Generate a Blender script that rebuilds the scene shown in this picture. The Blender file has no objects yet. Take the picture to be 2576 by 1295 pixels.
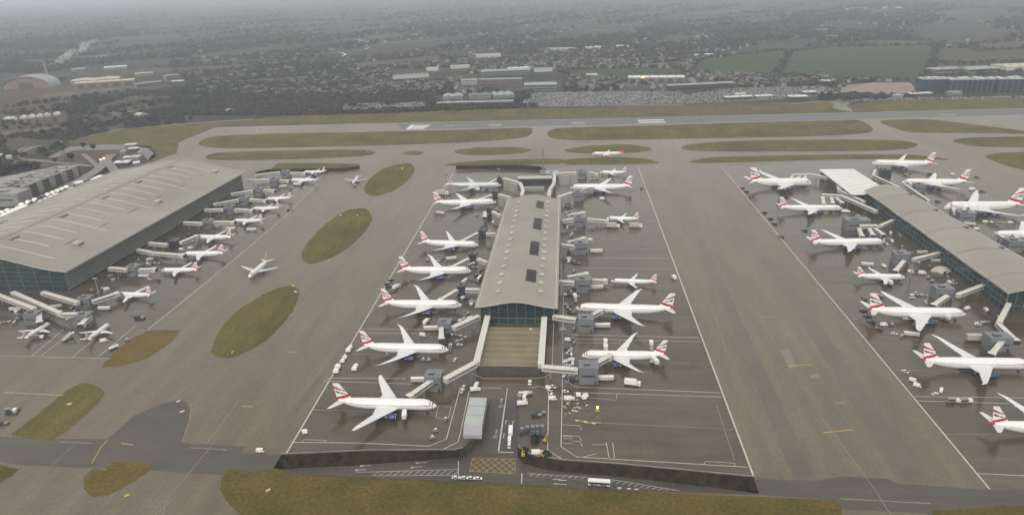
import bpy, math, random
from mathutils import Vector, Matrix
from mathutils.geometry import tessellate_polygon
import numpy as np
random.seed(7); rng = np.random.default_rng(7)
SC = bpy.context.scene; COL = SC.collection
PI = math.pi
# ------------------------------------------------------------------ camera
W0, H0, F0 = 2576.0, 1295.0, 1800.0
CZ = 254.0
def nrm(v): return v / np.linalg.norm(v)
Nv = nrm(np.array([(1427 - W0/2)/F0, (H0/2 + 55)/F0, -1.0]))
Dv = nrm(np.array([1, 0.030, 0.0]))
Uv = np.cross(Dv, Nv); Uv = nrm(Uv if Uv[1] > 0 else -Uv)
Ev = np.cross(Nv, Uv)
RW = np.array([Ev, Nv, Uv])                  # camera -> world
cam = bpy.data.cameras.new('camera'); camo = bpy.data.objects.new('camera', cam); COL.objects.link(camo)
M = Matrix([[RW[r][c] for c in range(3)] for r in range(3)]).to_4x4(); M.translation = (0, 0, CZ)
camo.matrix_world = M
cam.sensor_width = 36; cam.sensor_fit = 'HORIZONTAL'; cam.lens = 36*F0/W0
cam.clip_start = 1; cam.clip_end = 120000
SC.camera = camo
def proj(p):
    d = RW.T @ np.array([p[0], p[1], p[2]-CZ]); return (W0/2 - F0*d[0]/d[2], H0/2 + F0*d[1]/d[2])
def P(u, v, z=0.0):
    d = RW @ np.array([(u - W0/2)/F0, -(v - H0/2)/F0, -1.0])
    t = (z - CZ)/d[2]
    return Vector((d[0]*t, d[1]*t, z))
# ------------------------------------------------------------------ object helpers
def tag(o, label=None, cat=None, group=None, kind=None):
    if label: o['label'] = label
    if cat: o['category'] = cat
    if group: o['group'] = group
    if kind: o['kind'] = kind
    return o
def empty(name, loc, rz=0.0, sc=1.0):
    o = bpy.data.objects.new(name, None); COL.objects.link(o)
    o.location = loc; o.rotation_euler = (0, 0, rz); o.scale = (sc, sc, sc); o.empty_display_size = 1
    return o
def put(name, me, parent=None, loc=None, rz=0.0, sc=None):
    o = bpy.data.objects.new(name, me); COL.objects.link(o)
    if parent: o.parent = parent
    if loc is not None: o.location = loc
    if rz: o.rotation_euler = (0, 0, rz)
    if sc: o.scale = (sc, sc, sc)
    return o
class MB:
    def __init__(s): s.v = []; s.f = []; s.m = []; s.mats = []
    def mi(s, m):
        if m not in s.mats: s.mats.append(m)
        return s.mats.index(m)
    def face(s, idx, m): s.f.append(tuple(idx)); s.m.append(s.mi(m))
    def poly(s, pts, m):
        i = len(s.v); s.v += [tuple(p) for p in pts]; s.face(range(i, i+len(pts)), m)
    def box(s, x0, x1, y0, y1, z0, z1, m, top=None):
        i = len(s.v)
        s.v += [(x0,y0,z0),(x1,y0,z0),(x1,y1,z0),(x0,y1,z0),(x0,y0,z1),(x1,y0,z1),(x1,y1,z1),(x0,y1,z1)]
        for q in ((0,3,2,1),(0,1,5,4),(1,2,6,5),(2,3,7,6),(3,0,4,7)): s.face([i+k for k in q], m)
        s.face([i+4,i+5,i+6,i+7], top or m)
    def obox(s, a, b, w, z0, z1, m, top=None, z0b=None, z1b=None):   # box along a->b
        a = Vector(a[:2]); b = Vector(b[:2]); d = (b-a).normalized(); n = Vector((-d.y, d.x))*w/2
        z0b = z0 if z0b is None else z0b; z1b = z1 if z1b is None else z1b
        c = [a-n, b-n, b+n, a+n]; zb = [z0,z0b,z0b,z0]; zt = [z1,z1b,z1b,z1]
        i = len(s.v)
        s.v += [(c[k].x,c[k].y,zb[k]) for k in range(4)] + [(c[k].x,c[k].y,zt[k]) for k in range(4)]
        for q in ((0,3,2,1),(0,1,5,4),(1,2,6,5),(2,3,7,6),(3,0,4,7)): s.face([i+k for k in q], m)
        s.face([i+4,i+5,i+6,i+7], top or m)
    def prism(s, pts, z0, z1, m, top=None):
        n = len(pts); i = len(s.v)
        A = sum(pts[k][0]*pts[(k+1)%n][1]-pts[(k+1)%n][0]*pts[k][1] for k in range(n))
        if A < 0: pts = pts[::-1]
        s.v += [(p[0],p[1],z0) for p in pts] + [(p[0],p[1],z1) for p in pts]
        for k in range(n): s.face((i+k, i+(k+1)%n, i+n+(k+1)%n, i+n+k), m)
        s.face([i+n+k for k in range(n)], top or m); s.face([i+k for k in range(n)][::-1], m)
    def cyl(s, a, b, r, m, seg=10, r2=None, cap=True):
        a = Vector(a); b = Vector(b); r2 = r if r2 is None else r2
        d = (b-a).normalized(); t = Vector((0,0,1)) if abs(d.z) < .9 else Vector((1,0,0))
        x = d.cross(t).normalized(); y = d.cross(x); i = len(s.v)
        for (c, rr) in ((a, r), (b, r2)):
            for k in range(seg):
                q = 2*PI*k/seg; s.v.append(tuple(c + x*rr*math.cos(q) + y*rr*math.sin(q)))
        for k in range(seg): s.face((i+k, i+seg+k, i+seg+(k+1)%seg, i+(k+1)%seg), m)
        if cap:
            s.face([i+k for k in range(seg)], m); s.face([i+seg+k for k in range(seg)][::-1], m)
    def rings(s, rings, m, fm=None, close=True, caps=True):   # loft of closed rings
        i = len(s.v); n = len(rings[0])
        for r in rings: s.v += [tuple(p) for p in r]
        for a in range(len(rings)-1):
            for k in range(n if close else n-1):
                mm = fm(a, k) if fm else m
                s.face((i+a*n+k, i+(a+1)*n+k, i+(a+1)*n+(k+1)%n, i+a*n+(k+1)%n), mm)
        if caps:
            s.face([i+k for k in range(n)], fm(0,0) if fm else m)
            s.face([i+(len(rings)-1)*n+k for k in range(n)][::-1], fm(len(rings)-2,0) if fm else m)
    def grid(s, fn, na, nb, m, thick=0.0, edge=None):
        i = len(s.v)
        for a in range(na+1):
            for b in range(nb+1): s.v.append(tuple(fn(a/na, b/nb)))
        for a in range(na):
            for b in range(nb):
                k = i+a*(nb+1)+b; s.face((k, k+1, k+nb+2, k+nb+1), m)
        if thick:
            j = len(s.v); e = edge or m
            s.v += [(x,y,z-thick) for (x,y,z) in s.v[i:j]]
            for a in range(na):
                for b in range(nb):
                    k = j+a*(nb+1)+b; s.face((k, k+nb+1, k+nb+2, k+1), e)
            def sd(p, q): s.face((p, q, q+(j-i), p+(j-i)), e)
            for b in range(nb): sd(i+b, i+b+1); sd(i+na*(nb+1)+b+1, i+na*(nb+1)+b)
            for a in range(na): sd(i+(a+1)*(nb+1), i+a*(nb+1)); sd(i+a*(nb+1)+nb, i+(a+1)*(nb+1)+nb)
    def mesh(s, name, smooth=False, fix=True):
        me = bpy.data.meshes.new(name); me.from_pydata(s.v, [], s.f)
        for m in s.mats: me.materials.append(m)
        me.polygons.foreach_set('material_index', s.m)
        if fix:
            import bmesh
            bm = bmesh.new(); bm.from_mesh(me); bmesh.ops.recalc_face_normals(bm, faces=bm.faces); bm.to_mesh(me); bm.free()
        if smooth:
            me.polygons.foreach_set('use_smooth', [True]*len(me.polygons))
            if smooth != 'all':
                try: me.set_sharp_from_angle(angle=math.radians(38))
                except Exception: pass
        me.update(); return me
    def build(s, name, parent=None, smooth=False, fix=True):
        return put(name, s.mesh(name, smooth, fix), parent)
def sheet(name, polys, z, mat, holes=(), kind='structure'):
    """flat sheet from world-xy polygons (list of lists of Vector)"""
    mb = MB()
    for pl in polys:
        loops = [[Vector((p[0], p[1], 0)) for p in pl]] + [[Vector((p[0], p[1], 0)) for p in h] for h in holes]
        flat = [p for l in loops for p in l]; i = len(mb.v)
        mb.v += [(p.x, p.y, z) for p in flat]
        for t in tessellate_polygon(loops):
            a, b, c = (flat[k] for k in t)
            if (b-a).cross(c-a).z < 0: t = (t[0], t[2], t[1])
            mb.face([i+k for k in t], mat)
    o = mb.build(name, fix=False); o['kind'] = kind; return o
def smoothpts(pts, n=5):
    out = []; N = len(pts)
    for k in range(N):
        p0, p1, p2, p3 = (Vector(pts[(k+j-1) % N]) for j in range(4))
        for q in range(n):
            t = q/n
            out.append(.5*((2*p1)+(p2-p0)*t+(2*p0-5*p1+4*p2-p3)*t*t+(3*p1-p0-3*p2+p3)*t**3))
    return out
def rough(w, amp=.7, step=3.0):
    out = []
    for a, b in zip(w, w[1:]+w[:1]):
        n = max(1, min(60, int((b-a).length/step)))
        for k in range(n): out.append(a.lerp(b, k/n) + Vector((random.uniform(-amp, amp), random.uniform(-amp, amp))))
    return out
def PX(pts, z=0.0, smooth=0):
    w = [P(u, v, z).to_2d() for u, v in pts]
    return smoothpts(w, smooth) if smooth else w
def strip(mb, pts, w, z, m):
    pts = [Vector(p[:2]) for p in pts]; zs = z if isinstance(z, (list, tuple)) else [z]*len(pts)
    L = []; R = []
    for k in range(len(pts)):
        d = (pts[min(k+1, len(pts)-1)] - pts[max(k-1, 0)]).normalized(); n = Vector((-d.y, d.x))*w/2
        L.append((*(pts[k]+n), zs[k])); R.append((*(pts[k]-n), zs[k]))
    for k in range(len(pts)-1): mb.poly([R[k], R[k+1], L[k+1], L[k]], m)
# ------------------------------------------------------------------ materials
MATS = {}
def mat(name, col, rough=0.6, metal=0.0, var=0.0, scale=0.3, spec=0.5, coat=0.0, col2=None, grain=0.0, gscale=3.0, stretch=None, bump=0.0, rvar=0.0, local=False, emit=None, detail=4, slab=None, streak=None):
    if name in MATS: return MATS[name]
    m = bpy.data.materials.new(name); m.use_nodes = True; nt = m.node_tree; b = nt.nodes['Principled BSDF']
    b.inputs['Roughness'].default_value = rough; b.inputs['Metallic'].default_value = metal
    b.inputs['Specular IOR Level'].default_value = spec; b.inputs['Coat Weight'].default_value = coat
    b.inputs['Base Color'].default_value = (*col, 1)
    if emit: b.inputs['Emission Color'].default_value = (*emit[0], 1); b.inputs['Emission Strength'].default_value = emit[1]
    if var or col2 or grain:
        if local: tc = nt.nodes.new('ShaderNodeTexCoord'); src = tc.outputs['Object']
        else: tc = nt.nodes.new('ShaderNodeNewGeometry'); src = tc.outputs['Position']
        if stretch:
            mp = nt.nodes.new('ShaderNodeMapping'); mp.inputs['Scale'].default_value = stretch
            nt.links.new(src, mp.inputs['Vector']); srcs = mp.outputs['Vector']
        else: srcs = src
        n1 = nt.nodes.new('ShaderNodeTexNoise'); n1.inputs['Scale'].default_value = scale; n1.inputs['Detail'].default_value = detail
        nt.links.new(srcs, n1.inputs['Vector'])
        rp = nt.nodes.new('ShaderNodeMapRange'); rp.inputs['From Min'].default_value = .3; rp.inputs['From Max'].default_value = .7
        nt.links.new(n1.outputs['Fac'], rp.inputs['Value'])
        mx = nt.nodes.new('ShaderNodeMix'); mx.data_type = 'RGBA'
        c2 = col2 or tuple(c*(1+var) for c in col); c1 = col if col2 else tuple(c*(1-var) for c in col)
        mx.inputs[6].default_value = (*c1, 1); mx.inputs[7].default_value = (*c2, 1)
        nt.links.new(rp.outputs['Result'], mx.inputs[0]); out = mx.outputs[2]
        if grain:
            n2 = nt.nodes.new('ShaderNodeTexNoise'); n2.inputs['Scale'].default_value = gscale; n2.inputs['Detail'].default_value = 6
            n2.inputs['Roughness'].default_value = .7
            nt.links.new(src, n2.inputs['Vector'])
            r2 = nt.nodes.new('ShaderNodeMapRange'); r2.inputs['From Min'].default_value = .25; r2.inputs['From Max'].default_value = .75
            r2.inputs['To Min'].default_value = 1-grain; r2.inputs['To Max'].default_value = 1+grain
            nt.links.new(n2.outputs['Fac'], r2.inputs['Value'])
            hs = nt.nodes.new('ShaderNodeVectorMath'); hs.operation = 'SCALE'
            nt.links.new(out, hs.inputs[0]); nt.links.new(r2.outputs['Result'], hs.inputs['Scale']); out = hs.outputs['Vector']
            if bump:
                bp = nt.nodes.new('ShaderNodeBump'); bp.inputs['Strength'].default_value = bump; bp.inputs['Distance'].default_value = .5
                nt.links.new(n2.outputs['Fac'], bp.inputs['Height']); nt.links.new(bp.outputs['Normal'], b.inputs['Normal'])
        def mul(out, fac):
            h = nt.nodes.new('ShaderNodeVectorMath'); h.operation = 'SCALE'; nt.links.new(out, h.inputs[0]); nt.links.new(fac, h.inputs['Scale']); return h.outputs['Vector']
        if slab:
            mp2 = nt.nodes.new('ShaderNodeMapping'); mp2.inputs['Rotation'].default_value = (0, 0, math.radians(slab[2] if len(slab) > 2 else 0)); nt.links.new(src, mp2.inputs['Vector'])
            bt = nt.nodes.new('ShaderNodeTexBrick'); bt.offset = 0; bt.inputs['Scale'].default_value = 1; bt.inputs['Brick Width'].default_value = slab[0]; bt.inputs['Row Height'].default_value = slab[0]
            bt.inputs['Mortar Size'].default_value = .12; bt.inputs['Mortar Smooth'].default_value = .6
            a_ = slab[1]; bt.inputs['Color1'].default_value = (1-a_,)*3+(1,); bt.inputs['Color2'].default_value = (1+a_,)*3+(1,); bt.inputs['Mortar'].default_value = (1-2.6*a_,)*3+(1,)
            nt.links.new(mp2.outputs['Vector'], bt.inputs['Vector'])
            rgb = nt.nodes.new('ShaderNodeSeparateColor'); nt.links.new(bt.outputs['Color'], rgb.inputs['Color']); out = mul(out, rgb.outputs['Red'])
        if streak:
            mp3 = nt.nodes.new('ShaderNodeMapping'); mp3.inputs['Scale'].default_value = (*streak[0], 1); nt.links.new(src, mp3.inputs['Vector'])
            n3 = nt.nodes.new('ShaderNodeTexNoise'); n3.inputs['Scale'].default_value = 1; n3.inputs['Detail'].default_value = 5; n3.inputs['Roughness'].default_value = .65; nt.links.new(mp3.outputs['Vector'], n3.inputs['Vector'])
            r4 = nt.nodes.new('ShaderNodeMapRange'); r4.inputs['From Min'].default_value = .32; r4.inputs['From Max'].default_value = .68; r4.inputs['To Min'].default_value = 1-streak[1]; r4.inputs['To Max'].default_value = 1+streak[1]
            nt.links.new(n3.outputs['Fac'], r4.inputs['Value']); out = mul(out, r4.outputs['Result'])
        nt.links.new(out, b.inputs['Base Color'])
        if rvar:
            r3 = nt.nodes.new('ShaderNodeMapRange'); r3.inputs['From Min'].default_value = .3; r3.inputs['From Max'].default_value = .7
            r3.inputs['To Min'].default_value = max(.05, rough-rvar); r3.inputs['To Max'].default_value = rough+rvar
            nt.links.new(n1.outputs['Fac'], r3.inputs['Value']); nt.links.new(r3.outputs['Result'], b.inputs['Roughness'])
    MATS[name] = m; return m
WHITE = mat('white_paint', (.80,.80,.79), .3, coat=.3, var=.04, scale=.25, local=True)
WING = mat('wing_grey_white', (.70,.71,.71), .35, var=.06, scale=.3, local=True)
SILVER = mat('silver_paint', (.56,.60,.63), .3, metal=.15, var=.04, scale=.3, local=True)
RED = mat('red_paint', (.42,.018,.03), .3)
NAVY = mat('navy_paint', (.012,.022,.10), .3)
BLUE = mat('engine_blue', (.012,.030,.115), .25, coat=.4)
ENGW = mat('engine_white', (.7,.7,.7), .3)
TEAL = mat('airline_grey_blue', (.05,.09,.16), .35)
METAL = mat('bare_metal', (.5,.5,.5), .3, metal=.8)
BLACK = mat('black_rubber', (.015,.015,.016), .7)
GLASS = mat('dark_glass', (.012,.016,.02), .08)
GREYP = mat('grey_panel', (.27,.27,.275), .5, var=.12, scale=.15)
NODE = mat('node_grey_cladding', (.17,.18,.195), .45, var=.12, scale=.2)
NODED = mat('node_dark_glazing', (.035,.045,.05), .2, var=.3, scale=.2)
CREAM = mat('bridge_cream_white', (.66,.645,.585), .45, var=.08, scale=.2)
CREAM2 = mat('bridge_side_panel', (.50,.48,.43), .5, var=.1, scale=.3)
DARK = mat('dark_steel', (.04,.04,.042), .5)
CONC = mat('concrete', (.22,.205,.185), .7, var=.2, scale=.08, grain=.15, gscale=1)
YEL = mat('yellow_paint', (.45,.31,.06), .5)
ORANGE = mat('orange_paint', (.25,.13,.08), .6)
GRNV = mat('green_paint', (.03,.16,.06), .5)
# ------------------------------------------------------------------ ground, pavement, grass, markings
APRON = mat('wet_apron_concrete', (.126,.096,.064), .34, scale=.008, col2=(.150,.128,.093), grain=.28, gscale=.45, stretch=(1.2,.8,1), rvar=.08, spec=.4, slab=(7.6,.045,2), streak=((.085,.009),.15))
STAND = mat('wet_stand_asphalt', (.071,.055,.036), .17, scale=.014, col2=(.101,.085,.060), grain=.28, gscale=.55, rvar=.05, spec=.42, slab=(7.6,.04,2), streak=((.016,.10),.20))
ASPH = mat('dark_asphalt', (.054,.045,.037), .42, scale=.02, col2=(.084,.071,.057), grain=.28, gscale=.5, streak=((.012,.10),.15))
RUNW = mat('runway_asphalt', (.075,.080,.088), .5, scale=.01, col2=(.115,.118,.122), grain=.15, gscale=.2, stretch=(.3,3,1))
GRASS = mat('airfield_grass', (.076,.080,.023), .9, scale=.02, col2=(.148,.116,.044), grain=.45, streak=((.12,.02),.2), gscale=.5, spec=.1)
GRASSB = mat('winter_grass', (.110,.084,.027), .9, scale=.03, col2=(.165,.122,.042), grain=.45, gscale=.5, spec=.1)
GRASSN = mat('near_grass', (.072,.066,.016), .9, scale=.04, col2=(.135,.098,.026), grain=.5, gscale=.45, spec=.1)
ROAD = mat('road_asphalt', (.105,.098,.092), .4, scale=.02, col2=(.14,.13,.12), grain=.15, gscale=.5)
EARTH = mat('far_countryside', (.030,.033,.032), .9, scale=.0032, col2=(.068,.064,.056), grain=.5, gscale=.02, stretch=(.35,1.3,1), spec=.1)
LINE = mat('white_marking', (.50,.48,.43), .5, var=.2, scale=.3)
LINEF = mat('faded_marking', (.23,.215,.19), .5, var=.2, scale=.3)
LINEB = mat('bright_marking', (.72,.72,.70), .5, var=.1, scale=.3)
YLINE = mat('yellow_marking', (.42,.28,.07), .5, var=.2, scale=.4)
BANK = mat('dark_ivy_bank', (.014,.010,.006), .9, scale=.25, col2=(.045,.034,.019), grain=.5, gscale=1.2, spec=.1)

ZC = -5.0
rim = [(687,1178),(709,1142),(928,1132.5),(1144.5,1131),(1165,1126),(1196,1095),(1216,1060),(1234,1004),(1303,1004),(1305,1057),(1304,1120),
       (1312,1134),(1348,1146),(1418,1157),(1556,1166),(1897,1198.8),(1910.6,1242),(1515,1231),(1310,1220.5),(1158,1211),(915,1201.5),(779,1196)]
rimw = PX(rim)
BIG = 42000
sheet('ground', [[(-BIG,-3000),(BIG,-3000),(BIG,BIG),(-BIG,BIG)]], 0, EARTH, holes=[rimw])
field_px = [(-900,1800),(-700,900),(-330,640),(-40,560),(230,430),(365,412),(395,395),(440,360),(545,320),(860,312),(1331,302),(1717,293),(2117,284),(2600,271),(3100,258),(3500,700),(3500,1800)]
fieldw = PX(field_px)
sheet('airfield_pavement', [fieldw], .05, APRON, holes=[rimw])
# darker wet stands
stands = [
 [(716,1144),(1090,515),(1140,434),(1300,420),(1380,435),(1410,500),(1393,802),(1303.5,1003),(1236,1003.5),(1216,1060),(1196,1093),(1165,1124),(1144,1129.5),(928,1131)],
 [(1303,1003),(1395,802),(1412,500),(1395,425),(1430,418),(1605,420),(1897,1197.5),(1556,1165),(1418,1156),(1348,1145),(1313,1133),(1306,1120),(1307,1057)],
 [(1815,420),(2060,408),(2290,412),(2420,455),(2620,560),(2900,800),(2900,1250),(2490,1230)],
 [(372,829),(600,644),(721,541),(800,455),(830,432),(690,440),(480,460),(150,690),(-60,720),(-80,895),(277,901),(344,828)],
]
sheet('aircraft_stand_apron', [PX(s) for s in stands], .09, STAND)
# taxiway crossing of darker asphalt along the near edge
dark_px = [[(-60,1096),(46,1099),(135,1103),(270,1104),(338,1044.6),(400,1018),(449,1004),(470,1011),(478,1025),(476,1055),(457,1114),(617,1122),(606,1138),(687,1143.5),(709,1142),(687,1178),(644,1187),(563,1193.6),(381,1183),(216,1176),(65,1170.5),(-60,1150)],
           [(1899,1200),(1950,1206),(2060,1208),(2120,1197),(2230,1204),(2260,1216),(2480,1231),(2700,1240),(2700,1310),(2340,1300),(2330,1290),(2110,1280),(2094,1256),(1911,1244)]]
sheet('taxiway_crossing', [PX(p) for p in dark_px], .085, ASPH)
sheet('dark_paved_patch', [PX([(2530,1228),(2700,1232),(2700,1272),(2560,1262)]), PX([(352,792),(365,796),(362,803),(340,802)])], .13, ASPH)
isl = [
 [(500,362),(515,350),(560,342),(700,336),(900,333),(1150,327),(1320,322),(1338,328),(1335,338),(1310,347),(1200,357),(1000,365),(700,372),(560,373),(515,369)],
 [(517,395),(535,387),(560,384),(700,379),(890,377),(938,381),(942,386),(900,394),(700,402),(545,403)],
 [(1012,386),(1038,380),(1068,384),(1042,391)],
 [(1143,382),(1165,375),(1220,371),(1290,370),(1330,375),(1335,380),(1300,387),(1220,391),(1165,389)],
 [(1420,379),(1450,371),(1510,366),(1580,364),(1630,371),(1638,377),(1600,384),(1510,387),(1445,385)],
 [(1714,371),(1735,364),(1790,358),(1900,354),(2100,352),(2250,353),(2300,360),(2307,367),(2270,376),(2180,380),(1950,382),(1780,381),(1725,377)],
 [(1376,337),(1385,328),(1420,322),(1600,317),(1900,308),(2100,303),(2160,303),(2190,318),(2195,328),(2170,336),(2050,343),(1800,348),(1500,353),(1410,351),(1385,345)],
 [(2215,308),(2234,302),(2334,301),(2430,311),(2620,336),(2580,337),(2480,336),(2384,335),(2290,333),(2250,322)],
 [(2397,354),(2434,347),(2520,345),(2700,343),(2700,369),(2520,370),(2451,368),(2410,360)],
 [(2479,393),(2500,387),(2540,384),(2700,381),(2700,440),(2590,430),(2534,417),(2496,404)],
 [(1118.7,416.7),(1148.7,410),(1225,403.5),(1325,400.5),(1412,400),(1413,411),(1360,414),(1290,417),(1150,418)],
 [(1425,402),(1480,398),(1560,396),(1625,400),(1658,411),(1600,413),(1500,414),(1425,414.5)],
 [(1737,409),(1784,397),(1900,393),(2017,390),(2184,389),(2300,390),(2390,402),(2317,401),(2184,401),(2017,404),(1850,409)],
 [(1025,410.4),(1041,421),(1038,440),(1001,474),(961,490.4),(934,493),(919,484),(918.4,466.4),(942,439.7),(974,421)],
 [(915.8,524.6),(932,537),(931.7,562.4),(894.4,607.8),(841,645),(787.8,662.5),(763.8,655.8),(758.4,637),(787.8,594.4),(841,546.4),(881,527.8)],
 [(726.4,719),(747.8,727),(753,742),(734,785.6),(681,847),(627.8,881.6),(574.5,900),(534.5,889),(537,865),(563.8,814.7),(603.8,777),(680,732)],
 [(211,963.5),(243.5,970.3),(261,985),(254,1004),(205.6,1052.8),(140.7,1102),(108,1105),(55,1099),(30,1092),(60,1068),(120,1022),(173,980)],
]
sharp = [
 [(678,428),(700,410.4),(800,410),(904,413),(905,420),(860,425),(780,428)],
]
GI = MB()
sheet('grass_island', [rough(PX(p, 0, 4)) for p in isl] + [rough(PX(p)) for p in sharp], .13, GRASS)
brown = [[(377,830.7),(457.4,830.7),(426.7,862.7),(373.4,900),(320,918),(256,924),(261.4,913.4),(301,876),(338.7,846.7)],
         [(281,1161),(381.5,1163.8),(376,1182.7),(324.7,1217.8),(270.6,1245),(232.7,1250),(213,1228.6),(208,1201.6),(236,1180),(268,1182)]]
sheet('dry_grass_island', [rough(PX(p)) for p in brown], .135, GRASSB)
near = [[(576,1180),(644,1187.5),(687,1179),(779,1196.5),(915,1202),(1158,1211.5),(1310,1221),(1515,1231.5),(1890,1248.5),(2094,1256),(2114,1269),(2122,1330),(640,1330),(600,1290),(568,1258),(554.6,1231),(557,1201.6)],
        [(2349,1283),(2400,1283),(2530,1270),(2700,1276),(2700,1400),(2340,1400)],
        [(-80,1150),(0,1168),(30,1176),(45,1182),(25,1200),(0,1216),(-80,1240)]]
sheet('near_grass', [rough(PX(p), .45, 2) if p[0][0] != 576 else PX(p) for p in near], .13, GRASSN)
north = [[(166,352),(300,328),(433,312),(550,305),(858,284),(1192,274),(1525,270),(1717,263),(2017,257),(2080,256),(2100,263),(2092,272),(2150,283),(2117,284),(1717,292.5),(1331,301.5),(860,311.5),(550,317),(450,358),(445,385),(376,411),(374,400),(395,377),(330,365),(200,362),(150,362)],
         [(2128,263),(2250,252.5),(2576,245),(2900,236),(2900,262),(2576,272.5),(2280,280),(2160,280),(2135,272)]]
sheet('north_grass', [PX(p) for p in north], .1, GRASS)
# runway
rw_top = [(860,314),(1331,303.5),(1717,294),(2117,285.5),(2576,273.5),(2900,265)]
rw_bot = [(2900,281),(2576,288),(2117,301),(1717,309.5),(1325,317.5),(860,331)]
sheet('runway', [PX([(1000,318.5-7.5+.5)]+[q for q in rw_top[1:]]+rw_bot[:5]+[(1010,327)])], .09, RUNW)
mk = MB()
def pquad(mb, pts, m, z=.16): mb.poly([(*P(u,v).to_2d(), z) for u, v in pts], m)
pquad(mk, [(1020,327),(1030,326.6),(1044,314),(1034,314.2)], LINEB)
for k in range(6):
    a = k/6; b = (k+.68)/6
    def lp(t, s): return (1037+46*s + (12-12*t)*-.9 + 10*t, 325.5-1.0*s - 10.5*t)
    pquad(mk, [lp(a,0), lp(a,.85), lp(b,.85), lp(b,0)], LINEB)
pquad(mk, [(1604,302.5),(1670,301),(1670,303.2),(1604,304.8)], LINEB)
pquad(mk, [(1607,307.6),(1674,306),(1674,308.3),(1607,310)], LINEB)
for (a, b, v) in ((1122,1143,315.8),(1230,1262,313.2),(1230,1262,316),(1438,1470,308),(1440,1472,310.5),(2366,2404,289.2)):
    pquad(mk, [(a,v),(b,v-.6),(b,v+.5),(a,v+1.1)], LINE)
o = mk.build('runway_marking', fix=False); o['kind'] = 'structure'
# apron lines
ln = MB()
def line(pts, w=.5, m=LINE, z=.16): strip(ln, PX(pts), w, z, m)
line([(720,1141),(1090,515),(1140,436)], .95); line([(1895,1196),(1605,420)], .95); line([(2490,1230),(1815,420)], .9)
line([(372,829),(600,644),(721,541),(800,462)], .75)
for pts in ([(819.7,951),(1022.4,952)], [(814,958.6),(1041,965.6)], [(733,1112),(905,1114),(1079.6,1121.7),(1123,1104),(1158,974)], [(894,827),(1094,829)], [(890,836),(1080,840)],
            [(1415.4,850),(1415.4,944.5),(1411.4,1123),(1450.6,1148.8),(1878,1174.5)], [(1330,975),(1362,971),(1378,982),(1380,993),(1377.6,1131),(1415.4,1155.5)],
            [(1445,986.4),(1815.8,998.6)], [(1418,956.7),(1450.6,973),(1813,987.8)], [(1417.6,743),(1415.4,850)],
            [(1393.6,801.6),(1388,937.6),(1370,949),(1330,952),(1215,952),(1185,938)], [(1439,841.6),(1759,849.6)], [(1447,852),(1764,860)],
            [(2297,997),(2600,1001)], [(2308,1008),(2538,1014.8)], [(2457,1190.7),(2600,1197)], [(11,986.4),(162,994.5)], [(0,894.7),(277,901.3)],
            [(80,896),(160,828)], [(104,894.7),(186,832)], [(184,897),(232,857)], [(248,897),(344,817)], [(1112,1131),(1152,1111),(1158,1090),(1180,985),(1190,975),(1262,976)],
            [(1276.5,976),(1266,1050)], [(1500.8,648),(1682,650.5)], [(1463,674.5),(1693,677)], [(1410,500),(1412,742)]):
    line(pts, .5)
for pts in ([(1456,1060.8),(1845.6,1079.8)], [(2378,1092),(2492,1094.6)], [(2187,864),(2433,868)], [(1602,632),(1677,633)], [(1468.8,518.5),(1629,520)], [(779,1029.7),(880,1033)],
            [(1802,1017.5),(1848,1158)], [(189,1117.6),(127,1171.8)], [(533,1120),(470,1196),(416.6,1261),(410,1300)], [(1629,520),(1900,512)], [(2262,1330),(2200,1230),(2060,1040)], [(1764,700),(1830,888)],
            [(2040,720),(2190,900)], [(300,1000),(420,930),(560,905)], [(600,1010),(520,1115)], [(380,1330),(395,1290),(440,1250)], [(700,830),(1000,510)], [(280,960),(330,940)]):
    line(pts, .4, LINEF)
for pts in ([(1080,952),(1084,928),(1120,930)], [(1447,852),(1448,862),(1560,864),(1559,855)], [(1445,988),(1447,998),(1550,1006),(1552,991)], [(760,1112),(764,1105),(820,1107),(818,1114)],
            [(1770,1168),(1775,1160),(1850,1165),(1846,1172)], [(1096,1050),(1104,1020),(1135,1024),(1128,1052),(1096,1050)], [(1440,745),(1442,736),(1530,737),(1528,746)]):
    line(pts, .35)
for (u, v) in ((1415,1068),(1415,1095),(1417,1108)):   # bay boxes along the right hand road
    line([(u,v),(u+42,v+2),(u+48,v+14)], .35)
for k in range(4): line([(1416,1096+6*k),(1440,1097+6*k)], .35)
line([(1525,1112),(1532,1150)], .4); line([(1541,1112),(1546,1151)], .4); line([(1490,1118),(1525,1118)], .4); line([(1462,1150),(1500,1141)], .4)
line([(270.5,1106.8),(256,1122),(230,1166)], .6, YLINE); line([(457,1113),(476,1060),(481,1030)], .3, YLINE)
line([(149,1111),(233,1115)], .8, LINEF); line([(479,1125.8),(571,1131)], .8, LINEF)
line([(2115,1254),(2340,1266)], .8, LINEF)
for (a, b) in (((1983,921),(2042,916.5)), ((2070,1088.5),(2146,1080.5)), ((608,1021),(636,1023)), ((720,885),(742,886)), ((1912,799),(1958,797)), ((305,1115),(334,1118)), ((2420,1322),(2450,1324))):
    line([a, b], 1.0, YLINE)
o = ln.build('apron_marking', fix=False); o['kind'] = 'structure'
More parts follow.
